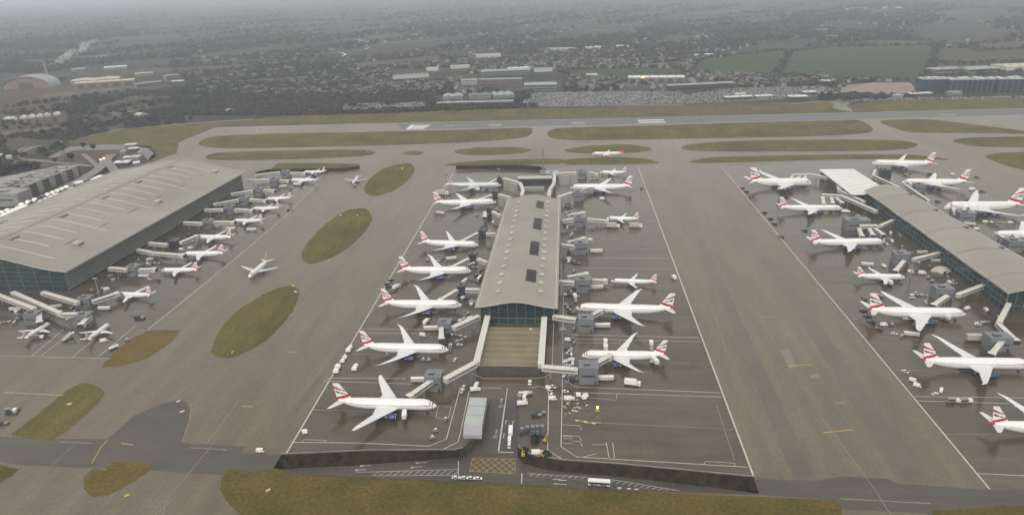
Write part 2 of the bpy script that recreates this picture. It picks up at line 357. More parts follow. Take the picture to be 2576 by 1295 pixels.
# repair patches and tyre-darkened lanes on the taxiway
PT1 = mat('lighter_concrete_patch', (.19,.165,.135), .4, var=.1, scale=.1)
PT2 = mat('darker_concrete_lane', (.108,.090,.069), .32, var=.15, scale=.04, grain=.2, gscale=.5)
pt = MB()
for q in ([(1962,878),(1985,878),(2005,926),(1985,926)], [(2100,1010),(2125,1010),(2128,1016),(2104,1016)], [(2035,943),(2060,940),(2062,950),(2040,952)], [(1970,838),(1990,836),(1992,842),(1972,845)]): pquad(pt, q, PT1, .11)
for q in ([(1800,470),(1818,470),(2330,1200),(2268,1204)], [(1680,430),(1692,430),(2050,1200),(1998,1205)], [(1040,640),(1050,640),(700,1100),(680,1100)]): pquad(pt, q, PT2, .105)
o = pt.build('pavement_patch', fix=False); o['kind'] = 'structure'
# ------------------------------------------------------------------ sunken service road
fl = PX([(600,1120),(1236,1120),(1310,1120),(1960,1180),(1960,1300),(600,1260)], ZC)
foot = [(690,1178.5),(760,1177),(914.6,1170),(1050,1158),(1158,1152),(1190,1146)]
sheet('service_road', [PX([(680,1180),(760,1172),(914,1162),(1050,1150),(1140,1105),(1312,1105),(1335,1150),(1418,1180),(1515,1188),(1651,1205),(1915,1236),(1925,1262),(1310,1250),(900,1235),(680,1190)], ZC)], ZC, ASPH)
bk = MB()
def bank(rimp, footp, m, n=40):
    R_ = [P(u,v,.06) for u, v in rimp]; F_ = [P(u,v,ZC+.0) for u, v in footp]
    def samp(L, t):
        d = [0]
        for a, b in zip(L[:-1], L[1:]): d.append(d[-1]+(b-a).length)
        x = t*d[-1]
        for k in range(len(L)-1):
            if x <= d[k+1] or k == len(L)-2:
                q = (x-d[k])/max(1e-6, d[k+1]-d[k]); return L[k].lerp(L[k+1], q)
    def fn(a, b):
        p = samp(R_, a).lerp(samp(F_, a), b)
        if 0 < b < 1: p = p + Vector((random.uniform(-.3,.3), random.uniform(-.3,.3), random.uniform(-.5,.3)))
        return p
    bk.grid(fn, n*3, 6, m)
bank([(686,1178.5),(709,1142),(928,1132.5),(1144.5,1131),(1165,1126)], [(687,1180),(720,1178),(914.6,1169),(1060,1157),(1172,1148)], BANK)
o = tag(bk.build('embankment', smooth=True), 'dark planted bank between the lower road and the front left stand', 'bank'); 
bk = MB()
bank([(1304,1120),(1312,1134),(1348,1146),(1418,1157),(1556,1166),(1897,1198.8),(1910,1241)], [(1302,1146),(1318,1165),(1360,1178),(1430,1188),(1560,1198),(1880,1236),(1909,1243)], BANK)
o = tag(bk.build('embankment', smooth=True), 'dark planted bank below the empty stand at the lower right', 'bank')
RWALL = mat('retaining_wall_concrete', (.075,.066,.055), .8, var=.3, scale=.2, grain=.2, gscale=1)
rw = MB()
nr = [P(u,v) for u, v in [(1910.6,1242),(1515,1231),(1310,1220.5),(1158,1211),(915,1201.5),(779,1196),(687,1178)]]
for a, b in zip(nr[:-1], nr[1:]): rw.obox(a, b, .5, ZC, .5, RWALL)
tag(rw.build('retaining_wall'), 'low grey retaining wall between the lower road and the near grass', 'wall')
# ramp up to apron level
r0l, r0r = P(1186,1146,ZC), P(1303,1146,ZC); r1l, r1r = P(1233,1003,0), P(1304,1003,0)
rp = MB(); rp.grid(lambda a, b: (r0l.lerp(r0r, b)).lerp(r1l.lerp(r1r, b), a) + Vector((0,0,.06)), 12, 4, ASPH)
o = rp.build('ramp_road', fix=False); o['kind'] = 'structure'
def RP(u, v, dz=.06):      # point on the ramp seen at pixel (u,v)
    z = ZC
    for _ in range(12):
        p = P(u, v, z); t = (p.y - r0l.y)/(r1l.y - r0l.y); z = max(ZC, min(0, ZC + (0-ZC)*t))
    p = P(u, v, z); p.z = z+dz; return p
rw = MB()
for (pl, nm) in ([(1165,1126),(1196,1095),(1216,1060),(1233,1004)], 0), ([(1304,1120),(1305,1057),(1304,1004)], 1):
    w = [P(u,v) for u, v in pl]
    for a, b in zip(w[:-1], w[1:]):
        rw = MB() if rw is None else rw
        rw.obox(a, b, .6, ZC-.2, .5, RWALL)
    tag(rw.build('ramp_wall'), ['grey retaining wall on the left of the ramp, beside the grey shed', 'grey retaining wall on the right of the ramp, beside the equipment yard'][nm], 'wall'); rw = None
rm = MB()
def rline(pts, w, m=LINE, n=10):
    out = []
    for (a, b) in zip(pts[:-1], pts[1:]): out += [RP(a[0]+(b[0]-a[0])*k/n, a[1]+(b[1]-a[1])*k/n, .12) for k in range(n)]
    out.append(RP(*pts[-1], .12)); strip(rm, [p.to_2d() for p in out], w, [p.z for p in out], m)
rline([(1270,1020),(1254,1134)], .9); rline([(1254,1136.5),(1292,1137.5)], .8); rline([(1282,1060),(1277,1082)], .3, LINEF)
for (u, v) in ((1273,1060),(1291,1062),(1249,1085),(1262,1006),(1268,1094)):
    rline([(u,v),(u-2,v+7)], .5); rline([(u-2,v-2),(u+3,v-2.5)], .9)
for (u, v) in ((1244,1094),(1258,1018)): rline([(u-4,v+2),(u+8,v+1)], .5); rline([(u-4,v+6),(u+7,v+5)], .5)
# lower road markings
def fline(pts, w, m=LINE): strip(rm, [P(u,v,ZC).to_2d() for u, v in pts], w, ZC+.06, m)
bx = [P(1189,1152,ZC), P(1296.6,1154.5,ZC), P(1296.6,1190.6,ZC), P(1181,1185,ZC)]
def bp(s, t): return (bx[0].lerp(bx[1], s)).lerp(bx[3].lerp(bx[2], s), t).to_2d()
for k in range(-6, 9):
    for sgn in (1, -1):
        s0, s1 = k/6.0, k/6.0+.42
        if sgn < 0: s0, s1 = s1, s0
        t0, t1 = 0., 1.
        def clip(sa, ta, sb, tb):
            if sa < 0 and sb > 0: ta += (tb-ta)*(0-sa)/(sb-sa); sa = 0
            if sa > 1 and sb < 1: ta += (tb-ta)*(1-sa)/(sb-sa); sa = 1
            return sa, ta
        if max(s0, s1) <= 0 or min(s0, s1) >= 1: continue
        a = clip(s0, t0, s1, t1); b = clip(s1, t1, s0, t0)
        strip(rm, [bp(*a), bp(*b)], .35, ZC+.06, YLINE)
strip(rm, [bp(0,0), bp(1,0), bp(1,1), bp(0,1), bp(0,0)], .35, ZC+.07, YLINE)
fline([(896,1187),(1155,1180)], .35); fline([(941,1196),(1155,1194)], .35); fline([(1153,1158),(1153,1194)], .5)
for k in range(13): fline([(940+16.5*k-4*(k<2), 1195.5),(957+16.5*k, 1184.5-.13*k)], .35)
for (u, v) in ((918,1171),(1058,1164),(905,1182),(1045,1175)):
    fline([(u-8,v),(u+16,v-2)], .5); fline([(u-12,v+.5),(u-4,v-.5)], 1.4)
fline([(1313,1190),(1312,1216)], .6); fline([(1326,1190),(1478,1199)], .35); fline([(1345,1199),(1345,1199.5),(1480,1207)], .25, LINEF); fline([(1320,1206),(1340,1207)], .3, LINEF)
fline([(1538,1205),(1712,1234)], .35)
for k in range(9): fline([(1345+16*k,1191+.9*k),(1333+16*k,1196+.9*k)], .35)
for k in range(11): fline([(1548+15*k,1206.5+2.5*k),(1535+15*k,1213+2.4*k)], .35)
for (u, v) in ((1400,1204.5),(1402,1216),(1416,1207),(1416,1217)): fline([(u-10,v),(u+10,v+.8)], .7)
o = rm.build('lower_road_marking', fix=False); o['kind'] = 'structure'

for pl, lb in (([(709,1141.5),(928,1132),(1144.5,1130.5),(1165,1125.5)], 'low concrete kerb along the top of the left bank'), ([(1304,1119.5),(1312,1133.5),(1348,1145.5),(1418,1156.5),(1556,1165.5),(1897,1198.3)], 'low concrete kerb along the top of the right bank')):
    kb = MB(); w = [P(u,v) for u, v in pl]
    for a, b in zip(w[:-1], w[1:]): kb.obox(a, b, .55, -.3, .55, CONC)
    tag(kb.build('kerb_wall'), lb, 'kerb')
# ------------------------------------------------------------------ aircraft prototypes (nose towards +x, wheels on z=0)
def airfoil(xle, ch, y, z, tc, n=7):
    pts = []
    for k in range(n): # upper TE->LE
        t = 1-k/(n-1); yt = 5*tc*(.2969*math.sqrt(max(t,0))-.126*t-.3516*t*t+.2843*t**3-.1036*t**4)
        pts.append((t, yt*1.15))
    for k in range(1, n-1):
        t = k/(n-1); yt = 5*tc*(.2969*math.sqrt(t)-.126*t-.3516*t*t+.2843*t**3-.1036*t**4)
        pts.append((t, -yt*.75))
    return [(xle - t*ch, y, z + q*ch) for t, q in pts]
def fin_pattern(style):
    def ba(s, t):
        if abs(t - (.235-.24*s)) < .075+.02*s: return RED
        if t < .235-.24*s: return WHITE
        c = .50+.24*s
        if c-.03-.05*s < t < c+.035+.075*s: return RED
        if .16 < s < .94 and .285+.13*(s-.16) < t < .33+.25*(s-.16): return NAVY
        return WHITE
    def aa(s, t):
        if t > .93: return TEAL
        k = int(t*11 + s*1.2)
        return (NAVY if t > .45 else RED) if k % 2 == 0 else (SILVER if s < .9 else NAVY)
    def ib(s, t): return YEL if (t < .35 and s > .62 and t > .1) else RED
    def dk(s, t): return NAVY if t < .82 else WHITE
    return {'ba': ba, 'aa': aa, 'ib': ib, 'dk': dk}[style]
SPEC = dict(
 b777=dict(L=63.7, R=3.4, kz=1.0, hc=5.7, span=60.9, wLE=.365, wC=.215, kink=.36, kC=.125, tipC=.028, sweep=34, dih=6.2, finC=.158, finT=.062, finH=10.2, stab=21.5, eng=[(.315,2.1,7.3)], flex=.0, gear=1),
 b773=dict(L=73.9, R=3.45, kz=1.0, hc=5.8, span=64.8, wLE=.375, wC=.19, kink=.36, kC=.112, tipC=.014, sweep=34, dih=6.5, finC=.138, finT=.054, finH=10.2, stab=21.5, eng=[(.30,2.15,7.4)], flex=.3, gear=1),
 b787=dict(L=62.8, R=3.3, kz=1.02, hc=5.5, span=60.1, wLE=.355, wC=.205, kink=.35, kC=.105, tipC=.010, sweep=34, dih=7.0, finC=.145, finT=.050, finH=9.6, stab=19.8, eng=[(.325,1.9,6.0)], flex=1.4, gear=1),
 a380=dict(L=72.7, R=3.85, kz=1.20, hc=7.0, span=79.8, wLE=.285, wC=.265, kink=.38, kC=.14, tipC=.045, sweep=36, dih=6.5, finC=.185, finT=.085, finH=13.5, stab=30.4, eng=[(.37,1.75,6.2),(.64,1.75,6.2)], flex=.6, gear=2),
 a320=dict(L=37.6, R=2.2, kz=1.04, hc=3.75, span=34.1, wLE=.335, wC=.185, kink=.38, kC=.105, tipC=.042, sweep=27.5, dih=5.5, finC=.165, finT=.062, finH=6.0, stab=12.5, eng=[(.335,1.15,4.3)], flex=0, gear=0),
 a321=dict(L=44.5, R=2.2, kz=1.04, hc=3.75, span=34.1, wLE=.365, wC=.160, kink=.38, kC=.09, tipC=.036, sweep=27.5, dih=5.5, finC=.14, finT=.052, finH=6.0, stab=12.5, eng=[(.335,1.15,4.3)], flex=0, gear=0),
)
PROTO = {}
def aircraft(kind, style):
    key = (kind, style)
    if key in PROTO: return PROTO[key]
    s = SPEC[kind]; L, R, kz, hc = s['L'], s['R'], s['kz'], s['hc']; X0 = L/2
    body = SILVER if style == 'aa' else WHITE; wing_m = SILVER if style == 'aa' else WING
    st = [(0,.02,-.28),(.004,.16,-.27),(.014,.32,-.24),(.03,.50,-.18),(.05,.68,-.11),(.075,.84,-.05),(.10,.94,-.015),(.13,1,0),(.25,1,0),(.40,1,0),(.55,1,0),(.66,1,0),(.73,.95,.05),(.79,.84,.14),(.85,.67,.27),(.90,.50,.40),(.95,.31,.53),(.985,.16,.62),(1,.07,.66)]
    if kind == 'b787': st = [(f, r if f > .12 else min(1, r*1.06), z) for f, r, z in st]
    if kind == 'a380': st = [(f, r, z) for f, r, z in [(0,.03,-.45),(.006,.22,-.44),(.018,.42,-.38),(.035,.62,-.26),(.055,.79,-.14),(.08,.92,-.05),(.11,1,0)]+[q for q in st if q[0] > .12]]
    N = 24; rg = []
    for f, r, z in st:
        rg.append([(X0-f*L, R*r*math.cos(2*PI*k/N), hc + R*kz*(z + r*math.sin(2*PI*k/N))) for k in range(N)])
    parts = []
    mb = MB()
    tailred = style in ('ba', 'ib')
    def fm(a, k):
        if tailred and st[a][0] >= .90 and (style == 'ib' or k >= 12 or st[a][0] > .94): return RED
        return body
    mb.rings(rg, body, fm); parts.append(('fuselage', mb.mesh('fuselage', True), None, None))
    # cockpit windows: dark band wrapped round the nose
    def skin(f, ang, off=.03):
        for a in range(len(st)-1):
            if st[a][0] <= f <= st[a+1][0]:
                q = (f-st[a][0])/(st[a+1][0]-st[a][0]); r = st[a][1]+(st[a+1][1]-st[a][1])*q; z = st[a][2]+(st[a+1][2]-st[a][2])*q
                return (X0-f*L, (R*r+off)*math.cos(ang), hc+R*kz*z+(R*kz*r+off)*math.sin(ang))
    mb = MB(); fc = (2.6/L if kind != 'a380' else 4.2/L); fw = (1.9/L)*(R/3.1)**.5
    for k in range(8):
        a0 = math.radians(18+18*k+1.2); a1 = math.radians(18+18*(k+1)-1.2)
        sh = lambda a: fc - .35*fw*abs(math.sin(a))
        mb.poly([skin(sh(a0), a0, .05), skin(sh(a1), a1, .05), skin(sh(a1)+fw, a1, .05), skin(sh(a0)+fw, a0, .05)], GLASS)
    parts.append(('cockpit_window', mb.mesh('cockpit_window'), None, None))
    # cabin windows
    decks = [12] if kind != 'a380' else [2, 36]
    for sgn in (1, -1):
        for dg in decks:
            mb = MB(); z0 = math.radians(dg); ang = z0 if sgn > 0 else PI-z0; d = .16/R*sgn; f = .13; w = .30/L; e = .32/L; ms = []
            while f < .84:
                mb.v += [skin(f, ang-d, .025), skin(f, ang+d, .025), skin(f+w, ang-d, .025), skin(f+w, ang+d, .025)]
                ms += [body if (.34 < f < .355 or .60 < f < .615) else GLASS, body]; f += w+e
            for k in range(len(mb.v)//2-1): mb.face((2*k, 2*k+2, 2*k+3, 2*k+1), ms[k])
            parts.append(('cabin_window_row', mb.mesh('cabin_window_row'), None, None))
    if style == 'ba':
        for sgn in (1, -1):
            mb = MB()
            def A(d): return math.radians(d) if sgn > 0 else PI-math.radians(d)
            n = 14; top = []; 
            for k in range(n):
                f0, f1 = .072+.105*k/n, .072+.105*(k+1)/n
                def rb(f): q = (f-.072)/.105; return 14+5*math.sin(q*PI*.9), .9+5.5*(1-q)*min(1, q*9+.15)
                for (mm, o0, o1) in ((RED, 0, 1), (NAVY, -.9, -.1)):
                    c0, h0 = rb(f0); c1, h1 = rb(f1)
                    if mm is NAVY and k > 6: continue
                    mb.poly([skin(f0, A(c0+h0*o0), .03), skin(f1, A(c1+h1*o0), .03), skin(f1, A(c1+h1*o1), .03), skin(f0, A(c0+h0*o1), .03)], mm)
            parts.append(('ribbon_emblem', mb.mesh('ribbon_emblem'), None, 'red and blue ribbon emblem behind the cockpit'))
    # wings
    hs = s['span']/2; yr = R*.55
    def wing_sec(y, ch, flex=0):
        lx = s['wLE']*L + (y-R*.9)*math.tan(math.radians(s['sweep'])); z = hc - R*kz*.48 + (y-yr)*math.tan(math.radians(s['dih']))
        return X0-lx, ch, z + s['flex']*(y/hs)**3
    ks = s['kink']*hs
    secs = [(yr, s['wC']*L*1.10, .13), (R*.98, s['wC']*L, .13), (ks, s['kC']*L, .11), (ks+.35*(hs-ks), (s['kC']*.70+s['tipC']*.30)*L, .10), (ks+.75*(hs-ks), (s['kC']*.34+s['tipC']*.66)*L*1.08, .10)]
    if kind in ('b787', 'b773'): secs += [(hs*.91, s['kC']*.36*L, .09), (hs*.97, s['kC']*.22*L, .09), (hs, s['tipC']*L, .09)]
    else: secs += [(hs, s['tipC']*L, .09)]
    for sgn in (1, -1):
        mb = MB(); rr = []
        for y, ch, tc in secs:
            xle, c, z = wing_sec(y, ch)
            if kind in ('b787', 'b773') and y > hs*.9: xle -= ((y-hs*.9)/(hs*.1))**1.5*2.2
            rr.append([(p[0], p[1]*sgn, p[2]) for p in airfoil(xle, c, y, z, tc)])
        mb.rings(rr, wing_m)
        for fy in (.28, .48, .66):    # flap track fairings
            y = fy*hs; 
            for a in range(len(secs)-1):
                if secs[a][0] <= y <= secs[a+1][0]:
                    q = (y-secs[a][0])/(secs[a+1][0]-secs[a][0]); ch = secs[a][1]*(1-q)+secs[a+1][1]*q
            xle, c, z = wing_sec(y, ch); mb.cyl((xle-c*.55, y*sgn, z-.35), (xle-c*1.12, y*sgn, z-.25), .32*R/3, wing_m, 6, .08)
        if kind in ('a320', 'a321', 'a380'):
            xle, c, z = wing_sec(hs, s['tipC']*L); mb.poly([(xle-.2, hs*sgn, z+.05), (xle-c, hs*sgn, z+.05), (xle-c-.3, (hs+.15)*sgn, z+1.0*R/2), (xle-c*.7, (hs+.15)*sgn, z+1.0*R/2)], wing_m)
        parts.append(('wing', mb.mesh('wing', True), None, None))
        # engines
        for fy, er, el in s['eng']:
            y = fy*hs
            for a in range(len(secs)-1):
                if secs[a][0] <= y <= secs[a+1][0]:
                    q = (y-secs[a][0])/(secs[a+1][0]-secs[a][0]); ch = secs[a][1]*(1-q)+secs[a+1][1]*q
            xle, c, z = wing_sec(y, ch); ez = max(er+.55, z - er*1.12 - .25*(R/3)); xf = xle + el*.66
            prof = [(0,.86),(.03,.97),(.12,1.04),(.32,1.05),(.55,.98),(.74,.84)]
            mb = MB(); NN = 18
            colr = BLUE if style in ('ba', 'aa') and style == 'ba' else (SILVER if style == 'aa' else ENGW)
            rr = [[(xf-f*el, y*sgn+er*r*math.cos(2*PI*k/NN), ez+er*r*math.sin(2*PI*k/NN)) for k in range(NN)] for f, r in prof]
            mb.rings(rr, colr, lambda a, k: METAL if a == 0 else colr, caps=False)
            rr = [[(xf-f*el, y*sgn+er*r*math.cos(2*PI*k/NN), ez+er*r*math.sin(2*PI*k/NN)) for k in range(NN)] for f, r in [(0,.86),(.04,.80),(.22,.80)]]
            mb.rings(rr, DARK, caps=False)
            mb.cyl((xf-.62*el, y*sgn, ez), (xf-.98*el, y*sgn, ez), er*.60, METAL, NN, er*.34)
            # pylon
            mb.obox((xf-.18*el, y*sgn), (xle-c*.45, y*sgn), .34*R/3, ez+er*.7, ez+er*1.0, colr, z1b=z+.1, z0b=ez+er*.55)
            eng = ('engine', mb.mesh('engine', True), None, 'deep blue engine' if style == 'ba' else None); parts.append(eng); ei = len(parts)-1
            mb = MB(); mb.cyl((xf-.2*el, y*sgn, ez), (xf-.205*el, y*sgn, ez), er*.80, DARK, NN); mb.cyl((xf-.1*el, y*sgn, ez), (xf-.2*el, y*sgn, ez), .04, METAL, 8, er*.25)
            parts.append(('fan', mb.mesh('fan'), ei, None))
    # fin
    fx = X0 - (1-s['finC']-.035)*L; zb = hc + R*kz*.62; H = s['finH']+R*kz*.36; pat = fin_pattern(style); mb = MB()
    tipx = fx - (s['finC']-s['finT'])*L - .028*L
    na, nb = 22, 18
    for sgn in (1, -1):
        def fn(a, b):   # a: height, b: chord
            lead = fx + (tipx-fx)*a; ch = (s['finC']*(1-a)+s['finT']*a)*L
            if a < .16: e = (.16-a)/.16; lead += e*e*.045*L; ch += e*e*.045*L
            th = .085*ch*(1-b)**.6*b**.45*1.2
            return (lead-b*ch, sgn*th, zb+a*H)
        i = len(mb.v)
        for a in range(na+1):
            for b in range(nb+1): mb.v.append(fn(a/na, b/nb))
        for a in range(na):
            for b in range(nb):
                k = i+a*(nb+1)+b; tt = (a+.5)/na; tt2 = (tt*H-R*kz*.3)/(H-R*kz*.3); mb.face((k, k+1, k+nb+2, k+nb+1), pat((b+.5)/nb, tt2))
    i = len(mb.v); mb.v += [fn(1, b/8)[:1]+(.02,)+fn(1, b/8)[2:] for b in range(9)]
    parts.append(('tail_fin', mb.mesh('tail_fin', True), None, {'ba': 'tail fin with wavy red, white and navy stripes', 'aa': 'tail fin with navy, red and silver stripes', 'ib': 'red tail fin with a yellow patch', 'dk': 'dark blue tail fin'}[style]))
    # stabilisers
    for sgn in (1, -1):
        h2 = s['stab']/2; xr = X0 - .865*L; cr = .108*L*(1 if L < 60 or kind == 'a380' else .95); ct = cr*.33; zz = hc+R*kz*.42; rr = []
        for q in (0, .5, 1):
            y = R*.25 + (h2-R*.25)*q; ch = cr+(ct-cr)*q; rr.append([(p[0], p[1]*sgn, p[2]) for p in airfoil(xr-(y-R*.25)*math.tan(math.radians(36)), ch, y, zz+y*.11, .09)])
        mb = MB(); mb.rings(rr, wing_m); parts.append(('tailplane', mb.mesh('tailplane', True), None, None))
    # landing gear
    def gear(x, y, zt, wr, rows, gap, name):
        mb = MB(); mb.cyl((x, y, wr), (x, y, zt), wr*.28, METAL, 8); mb.cyl((x+wr*.8, y, wr*1.2), (x, y, zt*.9), wr*.14, METAL, 6)
        parts.append((name, mb.mesh(name), None, None)); gi = len(parts)-1
        mb = MB()
        for r in range(rows):
            xx = x + (r-(rows-1)/2)*wr*2.1
            for sy in (-1, 1): mb.cyl((xx, y+sy*gap-.2*wr, wr), (xx, y+sy*gap+.25*wr, wr), wr, BLACK, 12)
            mb.cyl((xx, y-gap, wr), (xx, y+gap, wr), wr*.2, METAL, 6)
        if rows > 1: mb.obox((x-(rows-1)*wr, y), (x+(rows-1)*wr, y), .25, wr*.8, wr*1.2, METAL)
        parts.append(('wheels', mb.mesh('wheels'), gi, None))
    wr = .62*(R/3)**.6; zt = hc-R*kz*.6
    gear(X0-.095*L, 0, zt, wr*.85, 1, wr*.6, 'nose_gear')
    gx = X0 - .535*L if L > 50 else X0-.52*L
    for sgn in (1, -1):
        gear(gx, sgn*R*1.75, hc-R*kz*.35, wr, 3 if s['gear'] and kind.startswith('b77') else (2 if s['gear'] else 1), wr*.75, 'main_gear')
        if s['gear'] == 2: gear(gx-3.2, sgn*R*.72, zt, wr, 3, wr*.75, 'main_gear')
    PROTO[key] = (s, parts); return PROTO[key]
def fly(kind, style, nose, tail, label, name='airliner', group=None):
    s, parts = aircraft(kind, style)
    zf = s['hc']
    a = P(*nose, zf - .25*s['R']); b = P(*tail, zf + .5*s['R'])
    d = (a-b).to_2d(); sc = d.length/s['L']; c = (a+b)/2; ang = math.atan2(d.y, d.x)
    # heights scale with the aircraft, so refine once
    a = P(*nose, (zf-.25*s['R'])*sc); b = P(*tail, (zf+.5*s['R'])*sc); d = (a-b).to_2d(); sc = d.length/s['L']; c = (a+b)/2; ang = math.atan2(d.y, d.x)
    root = empty(name, (c.x, c.y, .17), ang, sc); tag(root, label, 'aircraft', group)
    objs = []
    for nm, me, par, lb in parts:
        o = put(nm, me, root if par is None else objs[par]); objs.append(o)
        if lb and par is None: o['label'] = lb
    LEAD.append((c.to_2d(), d.normalized(), s['L']*sc)); print(label[:40], round(sc, 3), round(math.degrees(ang)))
    return root
GB = 'airliners with wavy red, white and navy tails'
LEAD = []
def FL(*a, **k): return fly(*a, **k)
FL('b777','ba',(1099,1021),(840,1006),'largest, nearest airliner left of the grey roofed shed, catering truck at its side',group=GB)
FL('b787','ba',(1128.6,880.3),(906,868),'white airliner on the second stand up the left of the middle concourse, blue engines',group=GB)
FL('b787','ba',(1162.4,768),(959,760),'white airliner beside the near left corner of the middle concourse roof',group=GB)
FL('b787','ba',(1186.4,682),(1004,676),'white airliner left of the middle concourse, fourth up from the grey roofed shed',group=GB)
FL('b787','ba',(1204,617),(1057,607),'smaller white airliner halfway along the left of the middle concourse',group=GB)
FL('b773','ba',(1249,509),(1089,508),'white airliner left of the far end of the middle roof, parked below the silver one',group=GB)
FL('b773','aa',(1262,466.5),(1119,463),'silver airliner with a dark striped tail beyond the middle concourse',group=None)
FL('b787','ba',(1463,894.5),(1680,890),'white airliner by the empty stand, with lifts at its front and rear',group=GB)
FL('b773','ba',(1447.8,775),(1699,775),'long white airliner nose in to the near right corner of the middle concourse',group=GB)
FL('a321','ba',(1537,707),(1653,707.5),'small white airliner behind the long one, right of the middle concourse',group=GB)
FL('a320','ba',(1526,549.5),(1607,549.5),'small white airliner with two white trucks below it',group=GB)
FL('b773','ba',(1434,472),(1592,467),'long white airliner at the far right corner of the middle concourse',group=GB)
FL('a320','ba',(1509,434.6),(1576,432.5),'small white airliner on the farthest stand right of the middle concourse',group=GB)
FL('a321','ib',(1489,387.5),(1569,384),'white airliner with a red tail taxiing past the oval grass island')
FL('a380','ba',(2041.8,459.5),(1884,455.5),'double deck airliner left of the white canopy roof, top of the right row',group=GB)
FL('b773','ba',(2119.8,524.7),(1957,520),'white airliner below the double deck one, three short bridges at its nose',group=GB)
FL('b773','ba',(2225,609),(2036,607),'white airliner in front of the grey gate building with three bridges, right apron',group=GB)
FL('a320','ba',(2276.7,698),(2153,692),'only small airliner on the left side of the right concourse',group=GB)
FL('b777','ba',(2430,790),(2180,778),'white airliner with a blue engine and catering truck, below the small one on the right',group=GB)
FL('b787','ba',(2592,918),(2314,905),'white airliner with its nose at the right edge of the picture',group=GB)
FL('b787','ba',(2785,1083),(2486,1065),'nearest airliner at the right edge, mostly tail and wing in view',group=GB)
FL('b787','ba',(2193,411),(2352,409),'farthest white airliner at the top of the right concourse, beyond the canopy',group=GB)
FL('b777','ba',(2268,459.5),(2439,455),'white airliner between the farthest one and the double deck one, right concourse',group=GB)
FL('a380','ba',(2375,521),(2574,513),'double deck airliner with the tallest tail, right of the right concourse roof',group=GB)
FL('b777','ba',(2496,592),(2690,583),'airliner cut by the right edge behind two short bridges, right of the right roof',group=GB)
FL('a320','ba',(763.7,433.5),(819,431),'farthest small airliner on the terminal stands, against the dark grass bank',group=GB)
FL('a320','dk',(730,454.5),(798.5,451.5),'small airliner with a dark blue tail, second from the far end of the terminal')
FL('a320','ba',(667.8,501.5),(734,496.5),'small airliner on the third occupied stand from the far end of the terminal',group=GB)
FL('a320','ba',(634,526),(704,522),'small airliner on the fourth occupied stand from the far end of the terminal',group=GB)
FL('a320','ba',(586.7,556),(662,553.5),'small airliner with trailers parked below it, midway along the terminal',group=GB)
FL('a320','ba',(492,597.5),(585,595),'small airliner on a cream bridge, fourth from the near end of the terminal stands',group=GB)
FL('a320','ba',(460,640.5),(566,635),'small airliner with a bent bridge leading to its nose at the big terminal',group=GB)
FL('a320','ba',(405.4,681),(500,676.5),'small airliner with no bridge attached, second from the near end of the terminal',group=GB)
FL('a320','ba',(287,741),(383,740.5),'small airliner at the near corner of the big terminal, bridge to its nose',group=GB)
FL('a320','ba',(126.7,812.5),(57,851.5),'small airliner parked nose up at the left edge, left of its twin',group=GB)
FL('a320','ba',(276,815),(216,855),'small airliner parked nose up left of the brown grass triangle',group=GB)
FL('a320','ba',(626.4,697.5),(674,653),'small airliner taxiing alone between the terminal stands and the grass ovals',group=GB)
FL('a320','ba',(887.8,461.5),(902,443),'small airliner being pushed back head on beside the far grass oval',group=GB)

mb = MB()
for c, d, L in LEAD:
    if abs(d.y) < .3 and c.y > 200:
        strip(mb, [c + d*(L*.5+3), c - d*(L*.5+16)], .45, .155, LINEF); q = c + d*(L*.38); n = Vector((-d.y, d.x)); strip(mb, [q-n*4, q+n*4], .35, .155, LINEF)
o = mb.build('stand_lead_in_marking', fix=False); o['kind'] = 'structure'
# ------------------------------------------------------------------ big terminal buildings
ROOF = mat('weathered_metal_roof', (.245,.228,.196), .5, scale=.02, col2=(.315,.292,.252), grain=.12, gscale=.5, spec=.5)
ROOFL = mat('roof_rib_metal', (.53,.51,.47), .4)
ROOFD = mat('roof_gutter_dark', (.12,.11,.095), .6)
EDGE = mat('roof_edge_trim', (.50,.48,.43), .4)
TEALG = mat('teal_curtain_glass', (.018,.042,.046), .12, var=.35, scale=.12, coat=.2)
MULL = mat('mullion_metal', (.13,.16,.16), .4)
LOUV = mat('louvre_metal', (.34,.34,.31), .4)
WROOF = mat('white_roof_sheet', (.62,.61,.59), .5, var=.08, scale=.06)
LOWR = mat('mossy_flat_roof', (.20,.160,.100), .85, scale=.05, col2=(.27,.225,.150), grain=.2, gscale=.8)
def up(p, z): return Vector((p[0], p[1], z))
# ---- big terminal on the left
zE = 22.0
RN, RF = P(167,682,zE), P(623,429,zE); LW0, LF = P(0,555,zE), P(296,424,zE)
dN = (RF-RN).normalized(); dE = Vector((dN.y,-dN.x,0))
wid = max(60, (RN-LW0).dot(dE)*.5 + (RF-LF).dot(dE)*.5)
Lng = (RF-RN).length
def T(a, b, z): return Vector((RN.x, RN.y, 0)) + dN*a*Lng - dE*(1-b)*wid + Vector((0,0,z))
def prof(b):
    c = .52; h = 15.5
    if b > c: q = (b-c)/(1-c); return zE + h*(math.cos(q*PI)*.5+.5)*.86 + h*.14*(1-q)
    q = (c-b)/c; return zE + 1.0 + (h-1)*(math.cos(q*PI*.92)*.5+.5)
root = empty('terminal', T(.5,.5,0)); tag(root, 'huge terminal with a wavy grey metal roof and louvred glass walls, at left', 'terminal')
def sub(mb, name, par=root, smooth=False, label=None):
    o = mb.build(name, smooth=smooth); o.parent = par; o.matrix_parent_inverse = Matrix.Translation(-par.location) if par.type == 'EMPTY' else Matrix()
    if label: o['label'] = label
    return o
mb = MB(); mb.grid(lambda a, b: T(a, b, prof(b)), 24, 48, ROOF, 1.1, EDGE); roof = sub(mb, 'roof', smooth=True)
mb = MB(); ins = .035
i0, i1 = .015, 1-.02
g = MB()
n = 48
